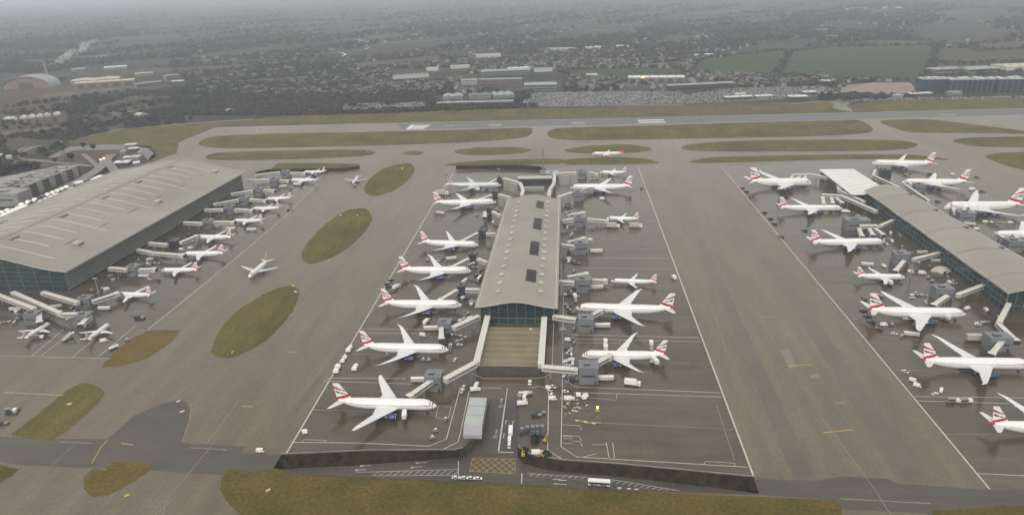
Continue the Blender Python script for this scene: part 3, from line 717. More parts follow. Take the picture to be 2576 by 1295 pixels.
for k in range(n):    # curtain wall ends (front and back), following the vault
    b0, b1 = ins+(1-2*ins)*k/n, ins+(1-2*ins)*(k+1)/n
    for a in (i0, i1):
        q = [T(a,b0,0), T(a,b1,0), T(a,b1,prof(b1)-1.0), T(a,b0,prof(b0)-1.0)]
        g.poly(q, TEALG)
for b in (ins, 1-ins):
    g.poly([T(i0,b,0), T(i1,b,0), T(i1,b,prof(b)-1.0), T(i0,b,prof(b)-1.0)], TEALG)
sub(g, 'glass_wall')
m_ = MB()
for k in range(13):
    b = ins + (1-2*ins)*k/12; p = T(i0,b,0) - dN*.35
    m_.obox(p-dE*.3, p+dE*.3, .5, 0, prof(b)-1.1, MULL)
for z in (4.5, 9, 13.5, 18, 22.5, 27):
    b = [x/60 for x in range(2, 59) if prof(x/60)-1.5 > z]
    if b: m_.obox(T(i0,max(b[0],ins),0)-dN*.3, T(i0,min(b[-1],1-ins),0)-dN*.3, .3, z, z+.3, MULL)
sub(m_, 'mullion')
for k in range(9):
    l = MB(); z = 2.5 + k*2.1
    l.obox(T(i0,1-ins,0)+dE*(.9+.25*k/9), T(i1,1-ins,0)+dE*(.9+.25*k/9), 1.2, z, z+.5, LOUV); sub(l, 'louvre')
# roof details
def ribline(a0, b0, b1, w, m, lift=.25, skew=0.0, n=16):
    mm = MB()
    for k in range(n):
        s0, s1 = b0+(b1-b0)*k/n, b0+(b1-b0)*(k+1)/n; d = dN*w/2
        p, q = T(a0+skew*(s0-b0), s0, prof(s0)), T(a0+skew*(s1-b0), s1, prof(s1))
        for (x, y, z0, z1) in ((p, q, -.3, lift),):
            i = len(mm.v); mm.v += [tuple(v) for v in (x-d+Vector((0,0,z0)), x+d+Vector((0,0,z0)), x+d+Vector((0,0,z1)), x-d+Vector((0,0,z1)), y-d+Vector((0,0,z0)), y+d+Vector((0,0,z0)), y+d+Vector((0,0,z1)), y-d+Vector((0,0,z1)))]
            for f in ((0,1,2,3),(7,6,5,4),(0,4,5,1),(1,5,6,2),(2,6,7,3),(3,7,4,0)): mm.face([i+c for c in f], m)
    return mm
for k in range(17):
    a = .05 + .054*k
    sub(ribline(a, .10, .47, 1.0, ROOFL, .45), 'roof_rib', roof); 
    if k % 1 == 0: sub(ribline(a+.01, .55, .76 if k % 4 else .86, 1.0, ROOFL, .35), 'roof_rib', roof)
mm = MB(); p0 = [T(a/20, .515, prof(.515)) for a in range(21)]
strip(mm, [(p.x,p.y) for p in p0], 1.6, [p.z+.12 for p in p0], ROOFD); sub(mm, 'ridge_gutter', roof)
for k in range(6):
    a = .14+.14*k; mm = MB(); p0 = [T(a+.05*s/6, .80+.0*s, prof(.80)) for s in range(7)]
    strip(mm, [(p.x,p.y) for p in p0], .9, [p.z+.18 for p in p0], ROOFD); sub(mm, 'roof_gutter', roof)
for (u, v, kind) in ((196,615,1),(397,509,1),(541,433,1),(35,599,0),(160,543,0),(264,497,0),(349,458,0),(427,421,0),(8,560,0)):
    z = zE+12
    for _ in range(12):
        p = P(u,v,z); b = 1-((RN.to_2d()-p.to_2d()).dot(dE.to_2d()))/wid; z = prof(min(1,max(0,b)))
    p = P(u,v,z)
    mm = MB()
    if kind:
        for (dx, h) in ((-2.2,2.2),(2.2,2.2)): mm.obox((p.x,p.y+dx-1.8), (p.x,p.y+dx+1.8), 6.5, z-1.5, z+h, GREYP, ROOFL)
        mm.obox((p.x-1,p.y-3.2), (p.x-1,p.y+3.2), 2.5, z+1, z+3.0, ROOFL)
    else:
        mm.obox(p.to_2d()-dN.to_2d()*5, p.to_2d()+dN.to_2d()*5, 4, z-1, z+.7, DARK, NODED); mm.obox(p.to_2d()-dN.to_2d()*5.3, p.to_2d()+dN.to_2d()*5.3, .5, z-1, z+.95, ROOFL)
    sub(mm, 'roof_vent' if kind else 'roof_light', roof)
# ---- satellite concourses
def concourse(c, zE, h, label, skew_seams, wavy, nsky):
    NL, NR, FL_, FR = c
    root = empty('concourse', (NL+NR+FL_+FR)/4*1.0); root.location.z = 0; tag(root, label, 'concourse')
    def Q(a, b): return (NL.lerp(NR, b)).lerp(FL_.lerp(FR, b), a)
    def pf(b): return h*(.5-.5*math.cos(2*PI*min(1,max(0,(b-.0)))))**1.15 if wavy else h*math.sin(PI*(.06+.94*b))**.9
    def S(a, b, dz=0):
        p = Q(a, b); z = zE + pf(b) + (.95*math.sin(a*2*PI*5+.6)*(.3+.7*math.sin(PI*b)) if wavy else .25*math.sin(a*2*PI*4)); return Vector((p.x, p.y, z+dz))
    def sub2(mb, name, par=root, smooth=False):
        o = mb.build(name, smooth=smooth); o.parent = par; o.matrix_parent_inverse = Matrix.Translation(-root.location) if par.type == 'EMPTY' else Matrix(); return o
    mb = MB(); mb.grid(lambda a, b: S(a, b), 60, 28, ROOF, .9, EDGE); roof = sub2(mb, 'roof', smooth=True)
    g = MB(); i = .06
    n = 24
    for a in (.018, .982):
        for k in range(n):
            b0, b1 = i+(1-2*i)*k/n, i+(1-2*i)*(k+1)/n; q0, q1 = Q(a,b0), Q(a,b1)
            g.poly([up(q0,0), up(q1,0), up(q1,S(a,b1).z-.8), up(q0,S(a,b0).z-.8)], TEALG)
    for b in (i, 1-i):
        for k in range(30):
            a0, a1 = .018+.964*k/30, .018+.964*(k+1)/30; q0, q1 = Q(a0,b), Q(a1,b)
            g.poly([up(q0,0), up(q1,0), up(q1,S(a1,b).z-.8), up(q0,S(a0,b).z-.8)], TEALG)
    sub2(g, 'glass_wall')
    m_ = MB()
    for b, sg in ((i, -1), (1-i, 1)):
        for k in range(41):
            a = .018+.964*k/40; p = Q(a,b); q = Q(a, b+sg*.006); m_.obox(p, q, .35, 0, S(a,b).z-.9, MULL)
        for z in (4.5, 9.5):
            for k in range(10):
                a0, a1 = .018+.0964*k, .018+.0964*(k+1); m_.obox(Q(a0,b+sg*.004), Q(a1,b+sg*.004), .4, z, z+.5, MULL)
    for k in range(9):
        b = i+(1-2*i)*k/8; p = Q(.018,b); q = Q(.014,b); m_.obox(p, q, .4, 0, S(.018,b).z-.9, MULL)
    m_.obox(Q(.015,i), Q(.015,1-i), .5, 9.6, 11.6, NODED); m_.obox(Q(.015,i), Q(.015,1-i), .5, 4.6, 5.2, MULL)
    sub2(m_, 'mullion')
    return root, roof, Q, S, sub2
cor = (P(1194,771,16.5), P(1404,774.5,16.5), P(1275,500,16.5), P(1410.5,500.5,16.5))
root, roof, Q, S, sub2 = concourse(cor, 16.5, 4.2, 'long concourse with a wavy grey roof and dark roof lights, in the middle', None, True, 4)
def onroof(a0, a1, b0, b1, h, m, top=None, name='roof_hatch'):
    if h < .5:
        mm = MB(); mm.grid(lambda x, y: S(a0+(a1-a0)*x, b0+(b1-b0)*y, h), 10, 6, top, h+.3, m); return sub2(mm, name, roof)
    mm = MB(); c = [S(a0,b0), S(a0,b1), S(a1,b1), S(a1,b0)]; i = len(mm.v)
    mm.v += [(p.x,p.y,p.z-.6) for p in c] + [(p.x,p.y,p.z+h) for p in c]
    for q in ((0,3,2,1),(0,1,5,4),(1,2,6,5),(2,3,7,6),(3,0,4,7)): mm.face([i+k for k in q], m)
    mm.face([i+4,i+5,i+6,i+7], top or m); return sub2(mm, name, roof)
HATCH = mat('roof_hatch_grey', (.46,.445,.41), .5)
def a_at(v, b):
    lo_, hi_ = 0.0, 1.0
    for _ in range(40):
        m_ = (lo_+hi_)/2
        if proj(S(m_, b))[1] > v: lo_ = m_
        else: hi_ = m_
    return (lo_+hi_)/2
for v1, v0 in ((507,524),(550,577),(608,642),(679,709)):
    a0, a1 = a_at(v0, .65), a_at(v1, .65)
    o = onroof(a0, a1, .575, .705, .35, ROOFD, mat('dark_roof_glazing', (.018,.018,.017), .55), 'roof_light')
    for k in range(1, 5):
        mm = MB(); p, q = S(a0+(a1-a0)*k/5,.58,.45), S(a0+(a1-a0)*k/5,.70,.45); mm.obox(p, q, .25, p.z-.3, p.z, DARK); sub2(mm, 'glazing_bar', o)
for v in (509,521,532,544,557,572,586.5,602.5,618.5,634.5,652,670.5,690.5,712,733.5):
    for b in (.245, .775):
        a = a_at(v, b)-.010; onroof(a, a+.021, b-.030, b+.030, .55, ROOFD, HATCH)
for b in (.03, .97):
    mm = MB(); pts = [S(k/40, b, .12) for k in range(41)]; strip(mm, [p.to_2d() for p in pts], .7, [p.z for p in pts], EDGE); sub2(mm, 'roof_gutter', roof)
# right concourse
cor = (P(2535,741,16.5), P(2535,741,16.5)+Vector((1,0,0)), P(2173.7,482,16.5), P(2267,473,16.5))
dd = (cor[2]-cor[0]).normalized(); nn = Vector((dd.y,-dd.x,0)); wf = (cor[3]-cor[2]).length
NRp = P(2578,645,16.5); wn = abs((NRp-cor[0]).dot(nn))
cor = (cor[0], cor[0]+nn*max(wn, wf*.9), cor[2], cor[3])
root, roof, Q, S, sub2 = concourse(cor, 16.5, 6.0, 'curved roof concourse with teal glass walls, cut by the right edge', None, False, 0)
for k in range(5):
    a = .10+.19*k; mm = MB(); pts = [S(a, b/20, .15) for b in range(21)]; strip(mm, [p.to_2d() for p in pts], .6, [p.z for p in pts], ROOFD); sub2(mm, 'roof_seam', roof)
    mm = MB(); p = S(a+.02, .80, 0); mm.obox((p.x-2.5,p.y), (p.x+2.5,p.y), 1.6, p.z-.5, p.z+.8, DARK); mm.obox((p.x-2.2,p.y+3), (p.x+1,p.y+3), 1.4, p.z-.5, p.z+.7, GREYP); sub2(mm, 'roof_vent', roof)
for b in (.02, .98):
    mm = MB(); pts = [S(k/40, b, .12) for k in range(41)]; strip(mm, [p.to_2d() for p in pts], .7, [p.z for p in pts], EDGE); sub2(mm, 'roof_gutter', roof)
# ---- low plant block in front of the middle concourse
lo = [P(1222,822,7.0), P(1362,824,7.0), P(1359,921,7.0), P(1204,919,7.0)]
root = empty('plant_block', (lo[0]+lo[1]+lo[2]+lo[3])/4); root.location.z = 0; tag(root, 'low block with a ribbed brown flat roof between two white covered walkways', 'building')
mb = MB(); mb.prism([p.to_2d() for p in lo], 0, 6.6, mat('plant_wall', (.07,.065,.06), .6, var=.3, scale=.2)); sub(mb, 'wall', root)
mb = MB(); mb.prism([p.to_2d() for p in lo], 6.62, 7.0, LOWR); sub(mb, 'roof', root)
for k in range(7):
    mb = MB(); t = .07+.145*k; a, b = lo[0].lerp(lo[3], t), lo[1].lerp(lo[2], t); mb.obox(a, b, .9, 7.02, 7.55, ROOFD); 
    a, b = lo[0].lerp(lo[3], t+.016), lo[1].lerp(lo[2], t+.016); mb.obox(a, b, .6, 7.02, 7.75, LOWR); sub(mb, 'roof_upstand', root)
mb = MB(); p = P(1335,830,7.0); mb.box(p.x-1, p.x+1, p.y-1, p.y+1, 7.0, 8.0, WROOF); sub(mb, 'roof_vent', root)
mb = MB(); a, b = P(1200,932,0), P(1364,934,0); mb.obox(a, b, 3, 0, 5.5, NODED, DARK); sub(mb, 'front_annex', root)
# ---- link building north of the middle concourse
root = empty('link_building', P(1345,462)); tag(root, 'long grey low building linking two bridges beyond the middle concourse', 'building')
a, b = P(1303,463,0), P(1389,462,0)
mb = MB(); mb.obox(a, b, 12, 0, 8, NODED, WROOF); sub(mb, 'wall', root)
mb = MB(); mb.obox(a, b, 13, 8.02, 9.2, GREYP, HATCH); sub(mb, 'roof', root)
mb = MB(); c = P(1342,479,0); mb.obox(c+Vector((-14,0,0)), c+Vector((14,0,0)), 9, 0, 4, GREYP, GREYP); sub(mb, 'service_bay', root)
# ---- grey roofed shed beside the ramp
root = empty('shed', P(1195,1050)); tag(root, 'long shed with a pale blue grey roof beside the ramp', 'shed')
SHR = mat('pale_blue_grey_roof', (.36,.40,.40), .5, scale=.1, col2=(.43,.47,.465), grain=.05, gscale=.6)
sh = [P(1182,999,6.5), P(1225,1000,6.5), P(1213,1068,6.5), P(1167,1067,6.5)]
mb = MB(); mb.prism([p.to_2d() for p in sh], 0, 6.2, GREYP); sub(mb, 'wall', root)
mb = MB(); mb.prism([p.to_2d() for p in sh], 6.22, 6.6, SHR); sub(mb, 'roof', root)
fr = [sh[3], sh[2]]; d = (sh[3]-sh[0]).normalized()
mb = MB(); mb.v += [tuple(up(fr[0],6.5)), tuple(up(fr[1],6.5)), tuple(up(fr[1]+d*5,2.6)), tuple(up(fr[0]+d*5,2.6)), tuple(up(fr[0],0)), tuple(up(fr[1],0)), tuple(up(fr[1]+d*5,0)), tuple(up(fr[0]+d*5,0))]
for q in ((0,1,2,3),(3,2,6,7),(0,3,7,4),(1,5,6,2)): mb.face(q, mat('shed_front_slope', (.33,.33,.36), .5))
sub(mb, 'lean_to', root)
for t in (.33, .66):
    mb = MB(); a, b = sh[0].lerp(sh[3], t), sh[1].lerp(sh[2], t); mb.obox(a, b, .3, 6.6, 6.75, GREYP); sub(mb, 'roof_seam', root)
# ---- white canopy roof north of the right concourse
root = empty('canopy_hall', P(2140,470)); tag(root, 'bright white flat roofed hall at the far end of the right concourse', 'building')
cn = [P(2060,426,13), P(2147,425,13), P(2219,470,13), P(2176,489,13), P(2142,489,13)]
mb = MB(); mb.prism([p.to_2d() for p in cn], 12.2, 13, mat('bright_white_roof', (.74,.74,.72), .4, var=.05, scale=.1)); sub(mb, 'roof', root)
cc = sum(cn, Vector())/5
mb = MB(); mb.prism([(cc.lerp(p, .93)).to_2d() for p in cn], 0, 12.1, NODED); sub(mb, 'wall', root)
for k in range(1, 8):
    mb = MB(); a, b = cn[0].lerp(cn[4], k/8), cn[1].lerp(cn[2], k/8); mb.obox(a, b, .4, 13.02, 13.15, EDGE); sub(mb, 'roof_seam', root)
# ------------------------------------------------------------------ stand nodes, bridges
def box_building(name, u, v, w, d, h, label, cat, wall, roofm, ang=None, group=None, win=None):
    p = P(u, v, 0)           # (u, v) = middle of the front foot
    root = empty(name, (p.x, p.y, .1)); tag(root, label, cat, group)
    a = ang if ang is not None else 0.0
    root.rotation_euler = (0, 0, a)
    mb = MB(); mb.box(-w/2, w/2, 0, d, 0, h-.5, wall); put('wall', mb.mesh('wall'), root)
    mb = MB(); mb.box(-w/2-.2, w/2+.2, -.2, d+.2, h-.48, h, roofm); put('roof', mb.mesh('roof'), root)
    mb = MB(); mb.box(-w*.28, w*.05, d*.3, d*.6, h+.02, h+1.1, DARK, roofm); put('roof_unit', mb.mesh('roof_unit'), root)
    mb = MB(); mb.box(-w*.35, w*.35, -.12, -.02, h*.45, h*.55, win or NODED); mb.box(w*.3, w*.42, -.12, -.02, 0, 2.6, DARK); put('door_and_louvre', mb.mesh('door_and_louvre'), root)
    return root
def bridge(pts, label, zc=6.6, w=3.4, hh=3.2, cab=False, name='jet_bridge', z_end=None, group='boarding bridges at the stands', side=None):
    W = [P(u, v, zc) for u, v in pts]
    root = empty(name, (W[0].x, W[0].y, 0)); tag(root, label, 'jet bridge', group)
    off = Vector((W[0].x, W[0].y, 0))
    z1 = zc-hh/2; z2 = zc+hh/2; ze = z_end if z_end is not None else zc
    nseg = len(W)-1
    for k in range(nseg):
        a, b = W[k]-off, W[k+1]-off; d = (b-a).to_2d().normalized()
        t0, t1 = k/nseg, (k+1)/nseg; za, zb = (zc+(ze-zc)*t0), (zc+(ze-zc)*t1)
        if k: a = a - Vector((d.x, d.y, 0))*w*.35
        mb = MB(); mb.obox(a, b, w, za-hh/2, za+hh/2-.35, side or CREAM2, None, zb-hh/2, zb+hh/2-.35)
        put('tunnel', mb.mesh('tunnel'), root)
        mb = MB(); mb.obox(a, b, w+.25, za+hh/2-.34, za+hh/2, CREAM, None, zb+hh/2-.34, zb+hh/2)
        n = Vector((-d.y, d.x)); ln_ = (b-a).length
        for q in range(int(ln_/3.2)):
            p = a.lerp(b, (q+.5)/max(1,int(ln_/3.2))); z = za+(zb-za)*(q+.5)/max(1,int(ln_/3.2))
            mb.obox(p.to_2d()-n*w*.5, p.to_2d()+n*w*.5, .3, z+hh/2-.02, z+hh/2+.18, CREAM2)
        put('roof', mb.mesh('roof'), root)
        mb = MB(); ws = w*.5+.03
        mb.obox((a.to_2d()*.94+b.to_2d()*.06)-n*ws, (a.to_2d()*.06+b.to_2d()*.94)-n*ws, .06, za-.1, za+.65, NODED, None, zb-.1, zb+.65)
        mb.obox((a.to_2d()*.94+b.to_2d()*.06)+n*ws, (a.to_2d()*.06+b.to_2d()*.94)+n*ws, .06, za-.1, za+.65, NODED, None, zb-.1, zb+.65)
        put('window_strip', mb.mesh('window_strip'), root)
        cols = [.5] if ln_ < 22 else [.25, .75]
        for q in cols:
            p = a.lerp(b, q); z = za+(zb-za)*q - hh/2; mb = MB()
            for sg in (-1, 1):
                s_ = p.to_2d()+n*sg*w*.33; mb.cyl((s_.x, s_.y, .1), (s_.x, s_.y, z), .28, GREYP, 8)
            mb.obox(p.to_2d()-n*w*.45, p.to_2d()+n*w*.45, .6, z-.5, z, GREYP)
            put('support_leg', mb.mesh('support_leg'), root)
    if cab:
        a, b = W[-2]-off, W[-1]-off; d = (b-a).to_2d().normalized(); p = b.to_2d()
        mb = MB(); mb.obox(p-d*.5, p+d*3.2, w+1.3, ze-hh/2-.25, ze+hh/2+.1, CREAM2, CREAM); mb.obox(p+d*3.2, p+d*3.9, w+.9, ze-hh/2, ze+hh/2, DARK); put('cab', mb.mesh('cab'), root)
    return root
NB = 'grey gate buildings between concourse and aircraft'
def node(u, v, w, d, h, label, dark=False):
    return box_building('gate_building', u, v, w, d, h, label, 'gate building', NODED if dark else NODE, NODE if not dark else mat('node_roof', (.12,.115,.11), .6, var=.2, scale=.2), None, NB)
# covered walkways beside the low block
bridge([(1227,798),(1199,914)], 'white covered walkway down the left side of the brown ribbed roof', 8.8, 4.2, 3.6, name='covered_walkway', group=None)
bridge([(1369.5,801),(1361,921)], 'white covered walkway down the right side of the brown ribbed roof', 8.8, 4.2, 3.6, name='covered_walkway', group=None)
# middle concourse, left side
bridge([(1197,915),(1119,957)], 'white fixed bridge running down left from the brown roofed block', 8.6, 4.0, 3.6)
node(1090,985,11,10,11,'grey gate building above the nose of the nearest airliner')
bridge([(1086,960),(1034,992)], 'jet bridge reaching the far side of the nearest airliner', 7.2, cab=True, z_end=6)
bridge([(1205,797),(1140,826)], 'white fixed bridge at the near left corner of the middle concourse', 8.4, 4.0)
node(1119,845,10,9,11,'grey gate building above the second airliner on the left of the middle concourse')
bridge([(1110,826),(1110.4,852)], 'short white bridge parked upright behind the second left airliner', 7, cab=True)
bridge([(1207,731),(1171,730)], 'short white bridge off the left wall of the concourse, third gate from near end', 8, 3.6)
node(1161,746,7,8,10,'dark gate building behind the third airliner, left of the middle concourse', True)
bridge([(1150,732),(1110,752)], 'jet bridge to the far side of the third airliner, left of middle concourse', 7, cab=True, z_end=5.8)
bridge([(1226,663),(1202,653)], 'short white bridge off the left wall of the concourse, fourth gate', 8, 3.6)
node(1189,664,7,8,10,'dark gate building behind the fourth airliner, left of the middle concourse', True)
bridge([(1179,653),(1138,671)], 'jet bridge to the fourth airliner, left of middle concourse', 7, cab=True, z_end=5.8)
bridge([(1247,590),(1223,590)], 'short white bridge off the left wall of the concourse, fifth gate', 8, 3.6)
node(1212,602,7,8,10,'dark gate building behind the fifth airliner, left of the middle concourse', True)
bridge([(1202,588),(1166,604)], 'jet bridge to the fifth airliner, left of middle concourse', 7, cab=True, z_end=5.8)
bridge([(1259,544.5),(1239,534)], 'slanting white bridge off the left wall of the concourse at an empty gate', 8, 3.6)
node(1231,545,6,8,10,'dark gate building at the empty gate left of the middle concourse', True)
bridge([(1220,534.5),(1220,547)], 'white bridge standing unused at the empty left gate', 7, cab=True)
bridge([(1284,499),(1255,491)], 'white bridge at the far left corner of the middle concourse', 8, 3.6)
node(1245,501,7,8,10,'dark gate building behind the airliner at the far left corner of the concourse', True)
bridge([(1237,492),(1211,500)], 'jet bridge to the airliner at the far left corner of the concourse', 7, cab=True, z_end=5.8)
bridge([(1312.5,493),(1316,479.5),(1308.3,462),(1266,450.3)], 'bent white bridge from the far roof edge towards the silver airliner', 9, 4.0)
node(1258,466,8,9,10,'dark gate building at the nose of the silver airliner', True)
bridge([(1251,451.5),(1229,461)], 'jet bridge to the silver airliner', 7, cab=True, z_end=5.8)
# middle concourse, right side
bridge([(1381,494.5),(1383.5,477.8),(1394,462.8),(1395,439),(1449,435.5)], 'long bent white bridge from the far roof edge to the farthest right stand', 9, 4.0)
node(1465,450,12,10,11,'grey gate building at the nose of the farthest small airliner on the right')
bridge([(1481,434),(1500,434.6)], 'jet bridge to the farthest small airliner right of the middle concourse', 7, cab=True, z_end=4.5)
tag(box_building('plant_room', 1389,452,16,14,9,'pale cube building beside the long bent bridge, beyond the middle concourse','building',GREYP,SHR), None)
bridge([(1404,498),(1440,486)], 'white bridge at the far right corner of the middle concourse', 8.4, 4)
node(1456,506,12,11,11,'grey gate building at the nose of the long airliner, far right corner')
bridge([(1466,478),(1487,470.5)], 'jet bridge crossing the nose of the long airliner at the far right corner', 7.5, cab=True, z_end=6)
bridge([(1411.5,557),(1442,553)], 'short white bridge to the gate with two white trucks, right of the concourse', 8, 3.8)
bridge([(1427,544),(1465,537)], 'idle cream bridge lying above the gate with two white trucks', 7.5, 3.6, cab=True)
node(1459,571,13,11,11,'grey gate building left of the small airliner with two white trucks')
bridge([(1478,553),(1524,552.5)], 'jet bridge running straight to the small airliner with two white trucks', 6.5, cab=True, z_end=4.5)
bridge([(1411.5,617),(1447,622)], 'short white bridge to the empty gate right of the concourse', 8, 3.8)
bridge([(1428,612),(1467,601.5)], 'idle cream bridge above the empty gate right of the concourse', 7.5, 3.6, cab=True)
node(1463,641,14,11,12,'grey gate building at the empty gate halfway down the right of the concourse')
bridge([(1470,612),(1483,605)], 'short stubby bridge head raised at the empty right gate', 7, cab=True)
bridge([(1406,710),(1445,712)], 'short white bridge to the gate of the small airliner, right of the near half', 8, 3.8)
bridge([(1428,699),(1472,691)], 'idle cream bridge above the gate of the small airliner, right of the near half', 7.5, 3.6, cab=True)
node(1468,735,13,11,11.5,'grey gate building left of the small airliner behind the long one')
bridge([(1489,706),(1519,703.5)], 'jet bridge ending short of the small airliner behind the long one', 6.5, cab=True, z_end=5)
bridge([(1391,797.5),(1449,805.5)], 'white fixed bridge at the near right corner of the middle concourse', 8.6, 4)
node(1474,837,11.5,10,11.5,'grey gate building under the nose of the long airliner, near right corner')
bridge([(1486,797),(1508,782)], 'jet bridge reaching up to the long airliner, near right corner', 7.5, cab=True, z_end=6.5)
bridge([(1363,925),(1454,932.5)], 'white fixed bridge running right from the brown roofed block', 8.6, 4.0)
node(1481,967,12.5,11,12.5,'nearest grey gate building, right of the brown roofed block')
bridge([(1491,922),(1528,897.5)], 'jet bridge reaching up to the airliner with lifts at front and rear', 7.5, cab=True, z_end=6.5)
# right concourse
CB = 'boarding bridges of the right concourse'
bridge([(2173,509),(2112,481),(2107.7,466),(2088,450.5),(2042,440)], 'long kinked white corridor leading to the double deck airliner, past the white hall', 8.5, 4.2, group=None, name='bridge_corridor')
bridge([(2205,533),(2115,494),(2068,491)], 'long white corridor below the white hall, leading to three short bridges', 8.5, 4.0, group=None, name='bridge_corridor')
for (q, lb) in (([(2026,440),(2024.5,450)],'right hand of three short bridges at the left double deck airliner'), ([(2017,442),(2007,450.5)],'middle of three short bridges at the left double deck airliner'), ([(1996,442.5),(1989,452)],'left hand of three short bridges at the left double deck airliner'),
    ([(2068.7,497),(2072,514)],'left hand of three short bridges below the long white corridor'), ([(2091,498),(2094.5,513)],'middle of three short bridges below the long white corridor'), ([(2103,500),(2118,512)],'right hand of three short bridges below the long white corridor')):
    bridge(q, lb, 7, 3.4, cab=True, group=CB)
bridge([(2042,440),(1992,442)], 'low white corridor along the tops of the three short bridges', 8.5, 4, group=None, name='bridge_corridor')
node(2157,580,24,12,11,'wide grey gate building right of the white canopy hall, with three bridges')
bridge([(2163,570),(2207,569.5)], 'grey corridor beside the wide gate building with three bridges', 9, 4, group=None, name='bridge_corridor')
for (q, lb) in (([(2160,577),(2168,595)],'left hand of three bridges at the wide gate building'), ([(2186,577),(2194.7,592)],'middle of three bridges at the wide gate building'), ([(2201,577),(2220,591)],'right hand of three bridges at the wide gate building'),
    ([(2247,555.5),(2214,570)],'slanting bridge from the right concourse to the wide gate building'),
    ([(2363,638),(2297,654)],'slanting bridge from the right concourse to the gate of the small airliner'), ([(2274,658),(2254,682)],'bridge hanging down towards the small airliner on the right'),
    ([(2475,719),(2408,744)],'slanting bridge from the near corner of the right concourse'), ([(2383,746),(2351,768)],'bridge to the airliner with a blue engine on the right'),
    ([(2538,766),(2511,817),(2552,856)],'bent white bridge at the near end of the right concourse'), ([(2523,858),(2496,891)],'bridge to the airliner whose nose meets the right edge'),
    ([(2277,466.5),(2336,507)],'long thin white bridge along the far right side of the right roof'), ([(2261,473),(2196,443),(2202,429)],'bent thin white bridge to the farthest airliner on the right'),
    ([(2323.7,468),(2313,456.5)],'right hand short bridge at the airliner with the long thin bridge'), ([(2292,466),(2283,459)],'left hand short bridge at the airliner with the long thin bridge'),
    ([(2403,538),(2396,523)],'left hand of three short bridges at the right double deck airliner'), ([(2421,536),(2428,522.5)],'middle of three short bridges at the right double deck airliner'), ([(2447,537),(2437,514.5)],'right hand of three short bridges at the right double deck airliner'),
    ([(2534,607),(2509,590.5)],'left hand short bridge at the airliner cut by the right edge'), ([(2563,606),(2548,588)],'right hand short bridge at the airliner cut by the right edge')):
    bridge(q, lb, 7.2, 3.4 if 'thin' not in lb else 2.8, cab='slanting' not in lb and 'thin' not in lb, group=CB)
node(2268,668,13,10,11,'grey gate building left of the slanting bridge, by the small airliner on the right')
node(2374,758,14,10,11,'grey gate building above the airliner with a blue engine on the right')
node(2514,886,15,10,11,'grey gate building inside the bend of the white bridge at the right')
node(2431,561,16,11,11,'grey gate building right of the right concourse, under the double deck airliner')
node(2314,485,12,10,10,'grey gate building at the long thin bridge, right of the right concourse')
node(2229,446,12,10,10,'grey gate building under the farthest airliner of the right concourse', True)
node(2556,635,16,11,11,'grey gate building at the right edge, right of the right concourse')
# terminal stands
TBR = 'boarding bridges along the big terminal'
for (q, lb, cab) in (([(642,442),(704,434.5)],'farthest long cream bridge along the big terminal',0), ([(730,436),(765,437)],'jet bridge touching the farthest small airliner at the terminal',1),
    ([(624,456),(678,453.5)],'second farthest fixed bridge at the terminal, under the longest one',0), ([(702,454.5),(724,456)],'jet bridge at the nose of the dark tailed airliner',1),
    ([(581,489.5),(636,481)],'fixed bridge at the empty far stand of the terminal',0), ([(662,480),(686,480.5)],'stubby jet bridge at the empty far stand of the terminal',1),
    ([(537,515.5),(600,504)],'sloping fixed bridge to the third occupied terminal stand',0), ([(628,503),(666,506)],'jet bridge to the third occupied terminal stand',1),
    ([(516,529),(562,528.5)],'fixed bridge to the fourth occupied terminal stand',0), ([(591,528),(632,530.5)],'jet bridge to the fourth occupied terminal stand',1),
    ([(463,561),(509,563.5)],'fixed bridge midway along the terminal, above two trailers',0), ([(536,560),(584,560)],'jet bridge midway along the terminal, above two trailers',1),
    ([(454,612),(492,596.5)],'cream jet bridge sloping up to the fourth airliner from the near corner',1),
    ([(376,613),(421,617)],'idle white bridge beside the louvred wall, above the bent one',0), ([(347,630),(388,638),(458,643.5)],'bent cream bridge to the third airliner from the near corner',1),
    ([(275,675.5),(320,680)],'fixed bridge near the near corner of the terminal, at an airliner without a bridge',0), ([(350,680),(385,679)],'short cream bridge pulled back from its airliner near the near corner',1),
    ([(107,737),(197,763)],'white fixed bridge sloping down right from the terminal front',0), ([(232,760),(291,741)],'cream jet bridge to the airliner at the near corner of the terminal',1),
    ([(32,737),(157,792),(227,791)],'longest bent white bridge in front of the terminal glass front',0), ([(227,797),(207,816)],'small bridge pulled back from the nose up airliner',1),
    ([(-20,738),(88,779)],'white fixed bridge at the left edge of the picture',0), ([(99,785),(100,811)],'upright white bridge at the left nose up airliner',1)):
    bridge(q, lb, 7.6 if not cab else 6.2, 3.8, cab=bool(cab), group=TBR)
for (u, v, h, lb, dk) in ((718,448,10,'grey gate building on the farthest terminal stand',0), (690,468,10,'grey gate building by the dark tailed airliner',0), (649,494,10,'grey gate building at the empty far terminal stand',0),
    (613,517,10,'grey gate building on the third occupied terminal stand',0), (576,540,10,'grey gate building on the fourth occupied terminal stand',0), (523,576,10,'grey gate building midway along the terminal',0),
    (437,626,9,'dark gate building beside the idle white bridge',1), (334,696,10,'grey gate building at the airliner with no bridge attached',0), (213,778,10,'grey gate building at the near corner of the terminal',0),
    (209,822,10,'grey gate building by the right nose up airliner',0), (80,818,10,'grey gate building by the left nose up airliner',0)):
    node(u, v, 11 if h == 10 else 9, 9, h, lb, bool(dk))
